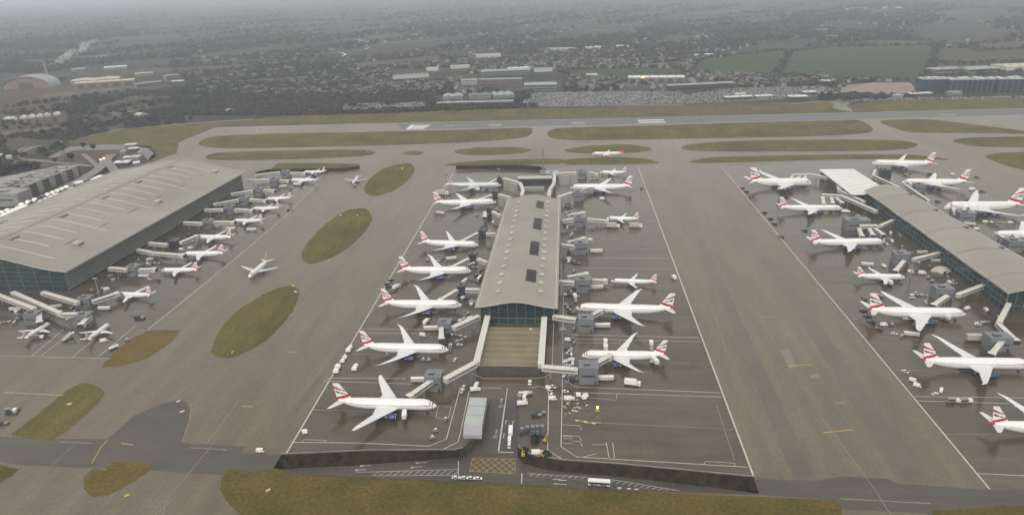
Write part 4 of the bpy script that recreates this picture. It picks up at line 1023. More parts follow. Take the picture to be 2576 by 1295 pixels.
# ------------------------------------------------------------------ fields, woods, town beyond the runway
FG = mat('green_field', (.038,.056,.027), .9, scale=.006, col2=(.058,.068,.036), grain=.25, gscale=.05, spec=.1)
FB = mat('brown_field', (.075,.058,.044), .9, scale=.006, col2=(.105,.082,.062), grain=.25, gscale=.05, spec=.1)
FO = mat('olive_field', (.056,.056,.036), .9, scale=.006, col2=(.080,.074,.047), grain=.25, gscale=.05, spec=.1)
FT = mat('bare_earth_yard', (.24,.20,.17), .9, scale=.03, col2=(.30,.255,.22), grain=.2, gscale=.2, spec=.1)
LOT = mat('car_park_tarmac', (.10,.10,.10), .6, var=.2, scale=.02, grain=.15, gscale=.3)
RIVER = mat('bright_river_water', (.26,.26,.245), .12, spec=.9)
def field(name, px, m, z=.06): 
    o = sheet(name, [PX(px)], z, m); return o
greens = [[(1950,195),(1990,130),(2090,118),(2350,113),(2345,160),(2320,203),(2085,203),(2060,188)], [(1735,180),(1760,150),(1960,128),(1985,132),(1945,192),(1850,188)], [(1400,180),(1500,172),(1720,172),(1725,190),(1560,200),(1440,192)],
          [(470,142),(640,120),(860,106),(860,114),(650,134),(480,150)], [(1390,145),(1450,142),(1445,152),(1395,153)], [(880,262),(960,255),(1000,262),(900,272)]]
browns = [[(-200,292),(-20,275),(190,250),(215,258),(60,280),(-200,315)], [(225,270),(330,245),(560,236),(560,243),(340,262),(250,285)], [(265,275),(440,245),(455,252),(300,285)], [(0,345),(190,352),(60,395),(0,378)], [(2450,112),(2620,100),(2620,120),(2460,130)], [(870,160),(1100,140),(1130,150),(900,175)]]
olives = [[(2020,118),(2200,100),(2380,105),(2360,114),(2090,118)], [(2345,150),(2360,120),(2620,125),(2620,155),(2370,160)], [(0,420),(70,410),(95,420),(60,437),(0,447)], [(560,205),(880,183),(885,192),(600,213)], [(520,240),(590,235),(585,243),(520,249)], [(2330,196),(2350,165),(2620,160),(2620,180)]]
fr_ = random.Random(21)
FP = mat('pale_stubble_field', (.11,.10,.082), .9, scale=.006, col2=(.15,.135,.11), grain=.25, gscale=.05, spec=.1)
extra = []
for k in range(95):
    v = 8 + 212*fr_.random()**1.3; u = fr_.uniform(-100, 2620)
    if 1000 < u < 1950 and v > 165: continue
    if u > 1720 and 88 < v < 240: continue
    w = fr_.uniform(60, 330)*(.5+v/200); h = fr_.uniform(1.5, 6)*(.35+v/120); sl = -.05
    extra.append((fr_.choice('gbofp' if u > 600 else 'bbofp'), [(u,v),(u+w,v+w*sl-fr_.uniform(-1,1)),(u+w*fr_.uniform(.85,1.1),v+w*sl+h),(u+w*.05,v+h+fr_.uniform(-1,1))]))
for k in range(26):
    v = 228 + 112*fr_.random(); u = fr_.uniform(-120, 430); w = fr_.uniform(80, 240); h = fr_.uniform(3, 9); 
    if v > 300 and u > 250: continue
    extra.append((fr_.choice('bbbpo'), [(u,v),(u+w,v-w*.1),(u+w*.95,v-w*.1+h),(u+w*.02,v+h)]))
for k, p in extra: field('far_field', p, {'g':FG,'b':FB,'o':FO,'f':FO,'p':FP}[k], .05)
field('brown_heath', [(-300,330),(-300,240),(150,214),(420,216),(520,232),(480,300),(330,322),(160,352),(60,395),(-60,400)], mat('brown_heath', (.070,.050,.040), .9, scale=.008, col2=(.110,.082,.066), grain=.45, gscale=.06, spec=.1), .035)
for p in greens: field('green_field', p, FG)
for p in browns: field('brown_field', p, FB)
for p in olives: field('olive_field', p, FO)
field('bare_yard', [(2105,235),(2130,214),(2200,208),(2290,208),(2310,232),(2200,242)], FT, .08)
field('bare_yard', [(2080,257),(2110,246),(2140,262),(2145,283),(2100,275)], ROAD, .08)
lots = [[(1302,266),(1345,233),(1720,228),(1720,262),(1480,266)], [(1717,262),(1717,240),(1850,222),(2060,215),(2115,226),(2085,240),(1900,254)], [(855,282),(862,262),(1085,256),(1065,276)], [(1665,226),(1668,219),(1830,216),(1830,224)], [(2110,258),(2180,248),(2620,240),(2620,246),(2250,252)]]
for p in lots: field('car_park', p, LOT, .08)
rv = MB()
for pts, w in (([(862,84),(868,96),(900,100),(925,106),(934,115),(920,124),(885,127),(850,129),(870,137),(860,143)], 12),): strip(rv, PX(pts), w, .15, RIVER)
o = rv.build('river', fix=False); o['kind'] = 'structure'
rd = MB()
for pts, w in (([(250,420),(60,400),(40,388),(80,372),(180,352),(300,326),(480,310),(640,300)], 9), ([(1335,234),(1300,268)], 10), ([(1720,175),(1745,205),(1752,225)], 12), ([(0,402),(60,372),(160,358)], 7), ([(1990,262),(2120,250),(2290,250)], 8), ([(1085,275),(1300,268),(1720,264)], 7)):
    strip(rd, PX(pts), w, .12, ROAD)
o = rd.build('road', fix=False); o['kind'] = 'structure'
# ---- trees (stuff): merged leaf/twig clumps
TW = [mat('bare_winter_wood', (.040,.041,.040), .95, spec=.05, scale=.004, col2=(.082,.071,.062)), mat('evergreen_wood', (.018,.030,.018), .95, spec=.05, scale=.01, col2=(.035,.045,.022))]
def crown_variant(nf, squash):
    q = []
    for _ in range(nf):
        while True:
            p = rng.uniform(-1, 1, 3)
            if .25 < np.linalg.norm(p) < 1: break
        p[2] = p[2]*squash + squash; s = rng.uniform(.22,.42); a = nrm(rng.normal(size=3)); b = nrm(np.cross(a, rng.normal(size=3)))
        q.append([p-a*s-b*s*.7, p+a*s-b*s*.6, p+a*s*.8+b*s*.7, p-a*s+b*s*.6])
    return np.array(q)
CV = [crown_variant(34, .75) for _ in range(8)]
def forest(name, pts, mats, label, hmin=4, hmax=9, cat=None):
    n = len(pts); V = np.empty((n, 34, 4, 3), dtype=np.float32)
    for i, (x, y) in enumerate(pts):
        s = random.uniform(hmin, hmax); c = CV[i % 8]; a = random.uniform(0, 6.28); ca, sa = math.cos(a), math.sin(a)
        V[i,...,0] = (c[...,0]*ca-c[...,1]*sa)*s*1.1+x; V[i,...,1] = (c[...,0]*sa+c[...,1]*ca)*s*1.1+y; V[i,...,2] = c[...,2]*s
    V = V.reshape(-1, 3); nf = n*34
    me = bpy.data.meshes.new(name); me.vertices.add(nf*4); me.vertices.foreach_set('co', V.ravel())
    me.loops.add(nf*4); me.loops.foreach_set('vertex_index', np.arange(nf*4, dtype=np.int32))
    me.polygons.add(nf); me.polygons.foreach_set('loop_start', np.arange(0, nf*4, 4, dtype=np.int32)); me.polygons.foreach_set('loop_total', np.full(nf, 4, dtype=np.int32))
    for m in mats: me.materials.append(m)
    me.polygons.foreach_set('material_index', np.repeat((rng.random(n) < .22).astype(np.int32), 34))
    me.update(calc_edges=True); o = put(name, me); tag(o, label, None, None, 'stuff'); return o
def inpoly(x, y, poly):
    r = False; n = len(poly); j = n-1
    for i in range(n):
        xi, yi = poly[i][0], poly[i][1]; xj, yj = poly[j][0], poly[j][1]
        if (yi > y) != (yj > y) and x < (xj-xi)*(y-yi)/(yj-yi)+xi: r = not r
        j = i
    return r
OPEN = [PX(p) for p in greens+browns+olives+lots+[q for _, q in extra]] + [PX([(2105,240),(2130,208),(2310,205),(2310,240)])] + [fieldw]
OPEN += [PX(p) for p in [[(166,355),(300,326),(550,300),(1717,258),(2110,252),(3000,228),(3000,300),(1717,300),(560,330),(450,420),(100,430)]]]
# strips kept clear for buildings
BLD = [[(1090,272),(1100,240),(1300,226),(1295,266)],[(1150,217),(1170,188),(1420,172),(1420,235),(1310,232),(1160,222)],[(1570,212),(1580,182),(1730,184),(1730,210)],[(1670,232),(1680,205),(1860,205),(1860,232)],[(2305,245),(2310,180),(2600,180),(2600,245)],[(2340,190),(2360,150),(2530,150),(2530,190)],
       [(-20,240),(-10,185),(150,185),(150,235)],[(160,236),(170,175),(400,172),(470,205),(470,222),(330,232)],[(0,305),(10,285),(170,280),(170,300)],[(985,206),(985,176),(1100,172),(1190,165),(1190,180),(1090,206)],[(1195,152),(1200,136),(1270,132),(1265,146)],[(1820,262),(1820,236),(2060,228),(2060,262)],
       [(0,545),(0,400),(300,350),(400,350),(400,430)], [(-60,470),(-60,440),(60,430),(250,350),(420,350),(420,430),(300,430),(0,560)]]
OPEN += [PX(p) for p in BLD]
def scatter(n, u0, u1, v0, v1, dens, seed):
    rr = np.random.default_rng(seed); out = []
    bbs = [(min(p[0] for p in q), max(p[0] for p in q), min(p[1] for p in q), max(p[1] for p in q), q) for q in OPEN]
    while len(out) < n:
        u, v = rr.uniform(u0, u1), v0 + (v1-v0)*rr.random()
        if v < 16-.018*u+8 and v < 12: continue
        p = P(u, v); x, y = p.x, p.y
        if y > 13000: continue
        if math.sin(x*.0041+1.3)*math.cos(y*.0023+x*.0012)+.55*math.sin(x*.011-y*.006) + dens < rr.uniform(-.5,.5): continue
        if any(b[0] < x < b[1] and b[2] < y < b[3] and inpoly(x, y, b[4]) for b in bbs): continue
        out.append((x, y))
    return out
forest('winter_woodland', scatter(12500, -60, 2640, 112, 290, .10, 1), TW, 'mottled mass of bare winter woods and hedges beyond the runway', 2.8, 6.5)
forest('winter_woodland', scatter(5200, 430, 1330, 140, 290, .7, 9), TW, 'dense dark winter wood left of centre beyond the runway verge', 2.6, 6)
forest('distant_woodland', scatter(10500, -60, 2640, 9, 125, .0, 2), TW, 'hazy woods far beyond the airfield fading to the horizon', 5, 11)
forest('winter_woodland', scatter(900, -60, 460, 255, 415, .2, 3), TW, 'brown winter scrub and trees north west of the big terminal', 2, 5.5)
# hedge lines along field edges
hp = []
for poly in greens+browns+olives:
    w = PX(poly)
    for a, b in zip(w, w[1:]+w[:1]):
        L_ = (b-a).length; n = int(L_/16)
        if L_ < 900: hp += [tuple(a.lerp(b, (k+random.random())/max(1,n)) + Vector((random.uniform(-5,5), random.uniform(-5,5)))) for k in range(n)]
forest('hedgerow', hp, TW, 'dark hedgerows along the edges of the far fields', 3, 7)
# ---- town houses as a mass
HR = [mat('tile_roof', (.10,.08,.072), .8, var=.3, scale=.02), mat('slate_roof', (.12,.125,.13), .7, var=.3, scale=.02)]; HWm = [mat('pale_render', (.30,.29,.28), .8), mat('brick', (.13,.095,.08), .8)]
hm = MB()
for (x, y) in scatter(1900, 500, 2600, 45, 240, .3, 5) + scatter(500, 900, 2350, 150, 235, .6, 6):
    w, d, h, a = random.uniform(7,18), random.uniform(7,10), random.uniform(4.5,7), random.choice((0,.2,1.5,1.2))+random.uniform(-.1,.1); c, s_ = math.cos(a), math.sin(a)
    def q(px, py, pz): return (x+px*c-py*s_, y+px*s_+py*c, pz)
    R_ = random.choice(HR); W_ = random.choice(HWm); i = len(hm.v)
    hm.v += [q(-w/2,-d/2,0),q(w/2,-d/2,0),q(w/2,d/2,0),q(-w/2,d/2,0),q(-w/2,-d/2,h),q(w/2,-d/2,h),q(w/2,d/2,h),q(-w/2,d/2,h),q(-w/2,0,h+3),q(w/2,0,h+3)]
    for f, m in (((0,1,5,4),W_),((2,3,7,6),W_),((1,2,6,9,5),W_),((3,0,4,8,7),W_),((4,5,9,8),R_),((6,7,8,9),R_)): hm.face([i+k for k in f], m)
o = hm.build('town_houses', fix=False); tag(o, 'small gabled houses scattered among the woods beyond the runway', None, None, 'stuff')
# ---- identifiable background buildings
RC = {'w': mat('white_shed_roof', (.70,.70,.67), .5, var=.06, scale=.05), 'g': mat('grey_shed_roof', (.30,.32,.32), .6, var=.15, scale=.05), 'c': mat('cream_shed_roof', (.52,.47,.40), .6, var=.1, scale=.05), 'd': mat('dark_shed_roof', (.12,.125,.13), .6, var=.2, scale=.05), 't': mat('pale_green_roof', (.33,.38,.34), .6, var=.1, scale=.05)}
WC = {'g': mat('grey_shed_wall', (.17,.175,.18), .6, var=.15, scale=.1), 'p': mat('pinkish_brick_wall', (.20,.145,.125), .8, var=.15, scale=.1), 'd': mat('dark_shed_wall', (.05,.052,.055), .5), 'w': mat('white_shed_wall', (.48,.48,.46), .6), 'b': mat('blue_glass_wall', (.020,.045,.10), .15, var=.4, scale=.08)}
def far_building(u0, v0, u1, v1, dep, h, rk, wk, label, cat='building', name='far_building', gable=False, bands=0, bays=0):
    a, b = P(u0, v0), P(u1, v1); d = (b-a).to_2d(); n = Vector((-d.y, d.x)).normalized()
    root = empty(name, (*((a+b)/2).to_2d(), 0), math.atan2(d.y, d.x)); tag(root, label, cat)
    w = d.length
    mb = MB(); mb.box(-w/2, w/2, 0, dep, 0, h, WC[wk], RC['d']); put('wall', mb.mesh('wall'), root)
    mb = MB()
    if gable:
        nb = max(1, int(gable)); 
        for k in range(nb):
            x0, x1 = -w/2+w*k/nb, -w/2+w*(k+1)/nb; i = len(mb.v)
            mb.v += [(x0,-.3,h+.02),(x1,-.3,h+.02),(x1,dep+.3,h+.02),(x0,dep+.3,h+.02),((x0+x1)/2,-.3,h+3.2),((x0+x1)/2,dep+.3,h+3.2)]
            for f in ((0,4,5,3),(1,2,5,4),(0,1,4),(2,3,5)): mb.face([i+q for q in f], RC[rk])
    else:
        mb.box(-w/2-.4, w/2+.4, -.4, dep+.4, h+.02, h+1.0, RC[rk])
        for k in range(int(w/22)): x = -w/2+11+22*k; mb.box(x-2, x+2, dep*.4, dep*.6, h+1.0, h+2.4, RC['g'])
    put('roof', mb.mesh('roof'), root)
    if bands:
        for k in range(bands):
            z = h*(k+.45)/bands; mb = MB(); mb.box(-w/2+1, w/2-1, -.14, -.02, z, z+h/bands*.4, GLASS); put('window_band', mb.mesh('window_band'), root)
    if cat == 'hotel':
        for k in range(9):
            x = -w/2+w*(k+.5)/9; mb = MB(); mb.box(x-w*.012, x+w*.012, -.5, -.16, 0, h, mat('hotel_fin', (.05,.065,.10), .4)); put('facade_fin', mb.mesh('facade_fin'), root)
            if k % 3 != 1: mb = MB(); mb.box(x-w*.045, x+w*.045, dep*.15, dep*.75, h+1.02, h+3.5+k%2, WC['w'], RC['w']); put('roof_plant', mb.mesh('roof_plant'), root)
    if bays:
        for k in range(bays): x = -w/2+w*(k+.5)/bays; mb = MB(); mb.box(x-w/bays*.3, x+w/bays*.3, -.14, -.02, 0, h*.7, WC['d']); put('loading_door', mb.mesh('loading_door'), root)
    return root
FBs = far_building
FBs(1319,230,1401,228,45,14,'t','g','pale green roofed box beyond the car park, left of the road bend',bands=2)
FBs(1160,214,1200,213,30,11,'g','w','pale grey block at the left end of the row behind the long sheds',bands=3)
FBs(1205,213,1312,211,22,12,'g','p','long pinkish brick block behind the long sheds',bands=3)
FBs(1212,192,1330,187,40,12,'t','g','long pale block above the pinkish brick block',bands=2)
FBs(1280,181,1333,178,22,9,'w','w','thin bright white roof above the pale block')
FBs(1345,182,1390,180,20,9,'g','w','small grey white block right of the thin bright roof')
FBs(1477,197,1504,196,22,8,'w','g','small white roof right of centre, before the green field')
FBs(1580,207,1722,206,38,11,'w','g','large white roofed warehouse with a glowing orange box','warehouse',bays=6)
FBs(1682,230,1848,222,24,12,'g','d','long grey roofed terrace behind the car park rows',bands=2)
FBs(1100,270,1190,267,18,8,'g','d','long low dark shed at the left beside the runway verge',bays=8)
FBs(1192,268,1291,265,18,8,'g','d','long low dark shed with white vans parked in front',bays=8)
FBs(1115,252,1165,250,40,7,'g','g','left of three sloping roof sheds behind the long low sheds',gable=2)
FBs(1180,251,1235,249,44,7,'d','g','middle of three sloping roof sheds behind the long low sheds',gable=2)
FBs(1243,249,1296,246,48,7,'g','g','right of three sloping roof sheds behind the long low sheds',gable=3)
for k, (u0,u1,vb,lb) in enumerate(((2316,2378,233,'left block of the blue glass hotel row with a pale rim roof'),(2384,2500,234,'middle and widest block of the blue glass hotel row'),(2506,2640,233,'right block of the blue glass hotel row at the picture edge'))):
    FBs(u0,vb,u1,vb-1,30,27,'g','b',lb,'hotel',bands=6)
FBs(2350,186,2430,183,40,10,'g','g','grey low hall behind the left of the blue hotels',bands=1)
FBs(2435,186,2515,182,50,10,'t','g','grey low hall behind the right of the blue hotels',bands=1)
FBs(2530,178,2640,174,60,9,'c','w','cream roofed hall at the right edge behind the hotels')
FBs(2290,244,2345,242,14,6,'w','d','bright white roof strip left of the blue hotels, by the verge')
FBs(2240,247,2272,246,10,5,'c','g','low cream hut beside the bright white strip')
FBs(2385,240,2420,239,12,6,'t','g','pale green roofed hut in front of the blue hotels')
FBs(1986,254,2032,253,20,8,'w','d','white roofed hangar box at the end of the car park','shed',bays=3)
FBs(2022,241,2054,240,16,7,'w','d','white roof behind the white hangar box','shed')
FBs(2062,241,2110,240,10,5,'w','d','thin white roof right of the white hangar box','shed')
FBs(1826,253,1892,250,14,6,'w','d','flat white roof at the lower edge of the car park','shed')
FBs(1850,247,1876,246,8,9,'w','w','small white block standing over the flat white roof','shed')
FBs(1902,250,1944,248,13,6,'w','g','white roof between two others at the car park edge','shed')
FBs(2071,212,2100,211,18,7,'w','w','small white shed at the corner of the big green field','shed')
FBs(2193,98,2216,97,30,7,'w','w','single white barn far across the big green field','barn')
FBs(2128,25,2180,24,60,8,'g','w','farther left pale long roof near the top right','shed')
FBs(2222,22,2268,21,60,8,'g','w','farther right pale long roof near the top right','shed')
FBs(1753,144,1761,143.5,20,7,'w','w','smaller of two white barns left of the green field','barn')
FBs(1776,143,1794,142.5,22,7,'w','w','larger of two white barns left of the green field','barn')
FBs(1474,126,1523,124,36,9,'w','w','pale distant roof above the middle of the woods, right one of a line','shed')
FBs(1384,130,1443,128,36,9,'g','w','pale distant roof, left one of a line above the woods','shed')
FBs(1553,123,1582,122,36,9,'w','w','short pale distant roof right of the line above the woods','shed')
FBs(1200,146,1260,143,30,9,'c','w','cream roof alone in the woods above the thin bright roof','shed')
FBs(1073,179,1103,178,20,8,'c','w','small cream roof in the woods left of the pale blocks','shed')
FBs(1136,174,1182,171,18,8,'c','w','long cream roof in the woods left of the pale blocks','shed')
FBs(990,200,1080,194,14,9,'g','w','long row of pale houses in the woods left of centre','terrace',gable=9)
FBs(1718,117,1755,114,20,8,'c','w','pale strip roof at the left of the far green fields','shed')
# left side industrial
FBs(178,216,300,208,55,12,'c','g','long cream roofed factory right of the arched hangar','factory',gable=2)
FBs(188,224,338,214,40,14,'c','p','front cream roofed factory shed, longest of the pair','factory',bays=5)
FBs(186,182,218,179,30,9,'c','g','small cream shed behind the factories on the left','shed')
FBs(263,179,320,175,45,10,'w','g','pale shed behind the factories, right one','shed')
FBs(340,194,385,191,25,9,'c','p','low cream shed right of the factories','shed')
FBs(432,212,463,210,18,7,'w','d','small white roof alone in the dark woods, left side','shed')
FBs(345,222,410,214,20,10,'g','p','grey pink block right of the front factory','factory',bands=2)
FBs(420,204,455,200,24,14,'g','g','grey tower like block in the woods at left','building',bands=3)
FBs(555,288,595,284,14,6,'w','g','white hut at the dark wood edge by the verge, left of centre','hut')
FBs(573,281,598,279,10,5,'w','w','smaller white hut behind another at the dark wood edge','hut')
FBs(834,276,860,274,9,5,'w','w','thin white hut on the verge left of the car rows','hut')
FBs(772,286,803,283,8,5,'g','d','low grey hut on the verge left of centre','hut')
FBs(352,302,376,298,22,10,'c','p','brick house alone in the brown scrub at left','house',gable=1)
for k in range(7):
    FBs(8+21*k,305-2.3*k+random.uniform(-1,1),24+21*k,304-2.3*k,9,4.5,'w','w',['first','second','third','fourth','fifth','sixth','last'][k]+' from the left of the white tents in the brown fields','tent',name='white_tent',gable=1)
# arched hangar
a, b = P(8,226), P(128,221); d = (b-a).to_2d(); root = empty('arched_hangar', (*((a+b)/2).to_2d(), 0), math.atan2(d.y, d.x)); tag(root, 'huge arched hangar with a pale vault roof, far left', 'hangar')
w = d.length; hgt = 34
mb = MB(); mb.grid(lambda s, t: Vector((-w/2*math.cos(PI*t), -4+s*70, .1+hgt*math.sin(PI*t)**.8)), 6, 24, RC['g'], .8); put('roof', mb.mesh('roof', True), root)
mb = MB()
for k in range(24):
    t0, t1 = k/24, (k+1)/24; mb.poly([(-w/2*math.cos(PI*t0)*.98, 0, 0), (-w/2*math.cos(PI*t1)*.98, 0, 0), (-w/2*math.cos(PI*t1)*.98, 0, hgt*.97*math.sin(PI*t1)**.8), (-w/2*math.cos(PI*t0)*.98, 0, hgt*.97*math.sin(PI*t0)**.8)], WC['p'])
put('front_wall', mb.mesh('front_wall', fix=False), root)
mb = MB(); mb.box(-w*.16, w*.14, -.5, -.1, 0, 17, WC['d']); put('hangar_door', mb.mesh('hangar_door'), root)
# chimney and its smoke
c = P(124,208); root = empty('chimney', c); tag(root, 'tall thin chimney beside the arched hangar, trailing white smoke', 'chimney')
ht = 62
mb = MB(); mb.cyl((0,0,0), (0,0,ht), 4.2, CONC, 14, 2.9); put('stack', mb.mesh('stack'), root)
mb = MB(); mb.cyl((0,0,ht-3), (0,0,ht+.6), 3.3, ROOFD, 14); put('rim', mb.mesh('rim'), root)
sm = MB(); SMK = bpy.data.materials.new('white_smoke'); SMK.use_nodes = True; nt = SMK.node_tree; nt.nodes.remove(nt.nodes['Principled BSDF'])
vol = nt.nodes.new('ShaderNodeVolumePrincipled'); vol.inputs['Color'].default_value = (.98,.98,.98,1); vol.inputs['Density'].default_value = .040; nt.links.new(vol.outputs['Volume'], nt.nodes['Material Output'].inputs['Volume'])
import bmesh
def blob(c, r):
    bm = bmesh.new(); bmesh.ops.create_icosphere(bm, subdivisions=2, radius=1)
    i = len(sm.v); sm.v += [(c[0]+v.co.x*r*random.uniform(.8,1.2), c[1]+v.co.y*r*random.uniform(.8,1.2), c[2]+v.co.z*r*random.uniform(.75,1.2)) for v in bm.verts]
    for f in bm.faces: sm.face([i+v.index for v in f.verts], SMK)
    bm.free()
def smk(u, v, r):
    dy = c.y; dcam = RW @ np.array([(u-W0/2)/F0, -(v-H0/2)/F0, -1.0]); t = dy/dcam[1]; blob((dcam[0]*t, dy+random.uniform(-4,4), CZ+dcam[2]*t), r)
for u, v, r in ((124,164,3),(128,161,4),(134,158,5.5),(141,156,7),(149,153,9),(157,149,11),(165,144,13),(172,139,13),(176,134,11),(192,136,6),(200,128,9),(206,118,11),(212,122,10),(217,114,9),(210,112,9),(214,130,6),(222,110,7),(228,107,6),(236,104,7),(181,131,8),(186,127,7),(245,101,5),(170,147,6),(160,155,5)): smk(u+random.uniform(-2,2), v+random.uniform(-2,2), r*.85); smk(u+random.uniform(-4,4), v+random.uniform(-3,3), r*.5)
o = sm.build('smoke', fix=False); tag(o, 'white smoke drifting right from the tall chimney', None, None, 'stuff')
# ---- cars in the car parks (nearest 300 as things, the rest as stuff)
CARC = [mat('car_white', (.72,.72,.72), .3), mat('car_silver', (.38,.39,.40), .3), mat('car_black', (.02,.02,.022), .25), mat('car_blue', (.05,.09,.2), .3), mat('car_red', (.3,.03,.03), .3), mat('car_grey', (.12,.125,.13), .3)]
def car_mesh(m):
    mb = MB(); mb.box(-2.1,2.1,-.88,.88,.3,.85,m); i = len(mb.v)
    mb.v += [(-1.5,-.82,.86),(1.2,-.82,.86),(1.2,.82,.86),(-1.5,.82,.86),(-1.1,-.68,1.42),(.55,-.68,1.42),(.55,.68,1.42),(-1.1,.68,1.42)]
    for q in ((0,1,5,4),(1,2,6,5),(2,3,7,6),(3,0,4,7)): mb.face([i+k for k in q], GLASS)
    mb.face([i+4,i+5,i+6,i+7], m)
    for x in (-1.3,1.3):
        for y in (-.9,.72): mb.cyl((x,y,.33),(x,y+.18,.33),.33,BLACK,8)
    return mb.mesh('parked_car')
CARM = [car_mesh(m) for m in CARC]
spots = []
for pi, poly in enumerate(lots):
    w = PX(poly); x0, x1, y0, y1 = min(p.x for p in w), max(p.x for p in w), min(p.y for p in w), max(p.y for p in w)
    y = y0+3; r = 0
    while y < y1:
        x = x0
        while x < x1:
            if random.random() < .86 and inpoly(x, y, w): spots.append((x, y, PI/2 + (PI if random.random() < .5 else 0)))
            x += 2.7 if r % 14 else 9
        r += 1; y += 5.6 if r % 2 else 10.5
spots.sort(key=lambda s: s[0]**2+s[1]**2)
for i, (x, y, a) in enumerate(spots[:290]):
    o = put('parked_car', random.choices(CARM, (5,5,3,1,1,3))[0], None, (x+random.uniform(-.2,.2), y+random.uniform(-.4,.4), .1), a)
    tag(o, 'small parked car in the packed rows beyond the runway verge', 'car', 'cars packed in the car parks beyond the runway')
CM = [ [ (tuple(v.co)) for v in m.vertices ] for m in CARM ]
cmb = MB()
for (x, y, a) in spots[290:]:
    m = random.choices(CARC, (5,5,3,1,1,3))[0]; i = len(cmb.v); s_ = 1 if a < PI else -1
    for (px, py, pz) in ((-.88,-2.1,.3),(.88,-2.1,.3),(.88,2.1,.3),(-.88,2.1,.3),(-.88,-2.1,.85),(.88,-2.1,.85),(.88,2.1,.85),(-.88,2.1,.85),(-.8,-1.5,.86),(.8,-1.5,.86),(.8,1.2,.86),(-.8,1.2,.86),(-.66,-1.1,1.42),(.66,-1.1,1.42),(.66,.55,1.42),(-.66,.55,1.42)): cmb.v.append((x+px, y+py*s_, .1+pz))
    for q in ((0,1,5,4),(1,2,6,5),(2,3,7,6),(3,0,4,7),(4,5,6,7)): cmb.face([i+k for k in q], m)
    for q in ((8,9,13,12),(9,10,14,13),(10,11,15,14),(11,8,12,15)): cmb.face([i+k for k in q], GLASS)
    cmb.face([i+12,i+13,i+14,i+15], m)
o = cmb.build('parked_cars_mass', fix=False); tag(o, 'hundreds of parked cars filling the farther car park rows', None, None, 'stuff')
print('cars', len(spots))
# ---- trees one can tell apart along the verge and by the terminal approach
def tree_proto(seed):
    random.seed(seed); tr = MB(); tr.cyl((0,0,0),(0,0,5.5),.35,mat('bark',(.05,.04,.032),.9),7,.18)
    for k in range(6):
        a = k*1.05; tr.cyl((0,0,2.6+.4*k),(1.9*math.cos(a),1.9*math.sin(a),5.0+.5*k),.13,MATS['bark'],5,.04)
    cr = MB()
    for q in crown_variant(90, .62)*np.array([3.2,3.2,3.8])+np.array([0,0,2.6]): cr.poly([tuple(p) for p in q], TW[0] if random.random() < .7 else TW[1])
    return tr.mesh('trunk'), cr.mesh('crown', fix=False)
TP = [tree_proto(s) for s in (1,2,3)]; random.seed(11)
tl = [(1105,262),(1140,262),(1180,262),(1322,236),(1330,250),(1640,233),(2120,250),(2150,249),(2175,250),(2205,250),(2225,252),(2075,214),(2055,208),(2035,203),(2020,198),(1990,196),(1975,199),(2330,172),(2338,160),(620,293),(660,290),(700,287),(480,303),(420,310),(180,404),(140,410),(235,378),(210,373),(160,380),(120,398)]
for i, (u, v) in enumerate(tl):
    p = P(u, v); r = empty('bare_tree', (p.x, p.y, .1), random.uniform(0,6), random.uniform(1.0,1.7)); a, b = TP[i % 3]
    tag(r, 'single bare brown tree standing clear of the woods near the airfield edge', 'tree', 'single bare trees along the airfield edge'); put('trunk', a, r); put('crown', b, r)
# ------------------------------------------------------------------ terminal approach on the left
DECK = mat('parking_deck', (.23,.22,.215), .6, scale=.06, col2=(.33,.315,.305), grain=.2, gscale=.4)
BRNW = mat('brown_parking_wall', (.10,.075,.068), .7, var=.3, scale=.1)
FAB = mat('white_canopy_fabric', (.80,.80,.77), .5)
def U(pts, z): return [P(u, v, z).to_2d() for u, v in pts]
root = empty('multistorey_car_park', P(110,470)); root.location.z = 0; tag(root, 'long brown multistorey car park with grey roof decks, left of the terminal', 'car park')
mp = U([(45,475),(199,416),(150,416),(0,447),(-80,460),(-80,500),(-4,484),(26,480)], 15)
mb = MB(); mb.prism(mp, 0, 14.0, BRNW); sub(mb, 'wall', root)
mb = MB(); mb.prism(mp, 14.02, 15, DECK); sub(mb, 'roof_deck', root)
A, B = P(45,475,0), P(199,416,0); pd = (P(199,416,15)-P(45,475,15)).to_2d(); p0 = P(45,475,15).to_2d(); nrm2 = Vector((pd.y,-pd.x)).normalized()
for k in range(5):
    c = p0 + pd*(.10+.2*k); mb = MB(); mb.obox(c-pd.normalized()*4.5, c+pd.normalized()*4.5, 5, 0, 16.4, GREYP, DECK); sub(mb, 'stair_tower', root)
for k in range(3):
    mb = MB(); z = 3.2+4*k; mb.obox(p0+nrm2*.15, p0+pd+nrm2*.15, .4, z, z+1.5, mat('painted_deck_shade', (.03,.026,.025), .8)); sub(mb, 'deck_shade_strip', root)  # solid dark strips; the shade inside the open decks is painted in
for k in range(7):
    a = p0 + pd*(.06+.13*k) - nrm2*4; b = a - nrm2*38; mb = MB(); mb.obox(a, b, .5, 15.0, 15.9, ROOFD); sub(mb, 'roof_parapet', root)
for k in range(40):
    c = p0 + pd*random.uniform(.03,.9) - nrm2*random.uniform(5,36); o = put('parked_car', random.choice(CARM), None, (c.x, c.y, 15.02), math.atan2(pd.y, pd.x)+PI/2); tag(o, 'parked car on the roof deck of the brown multistorey car park', 'car', 'cars on the car park roof deck')
tag(box_building('office_block', 8, 520, 46, 26, 17, 'grey office block at the left edge between the car park and terminal', 'building', GREYP, DECK), None)
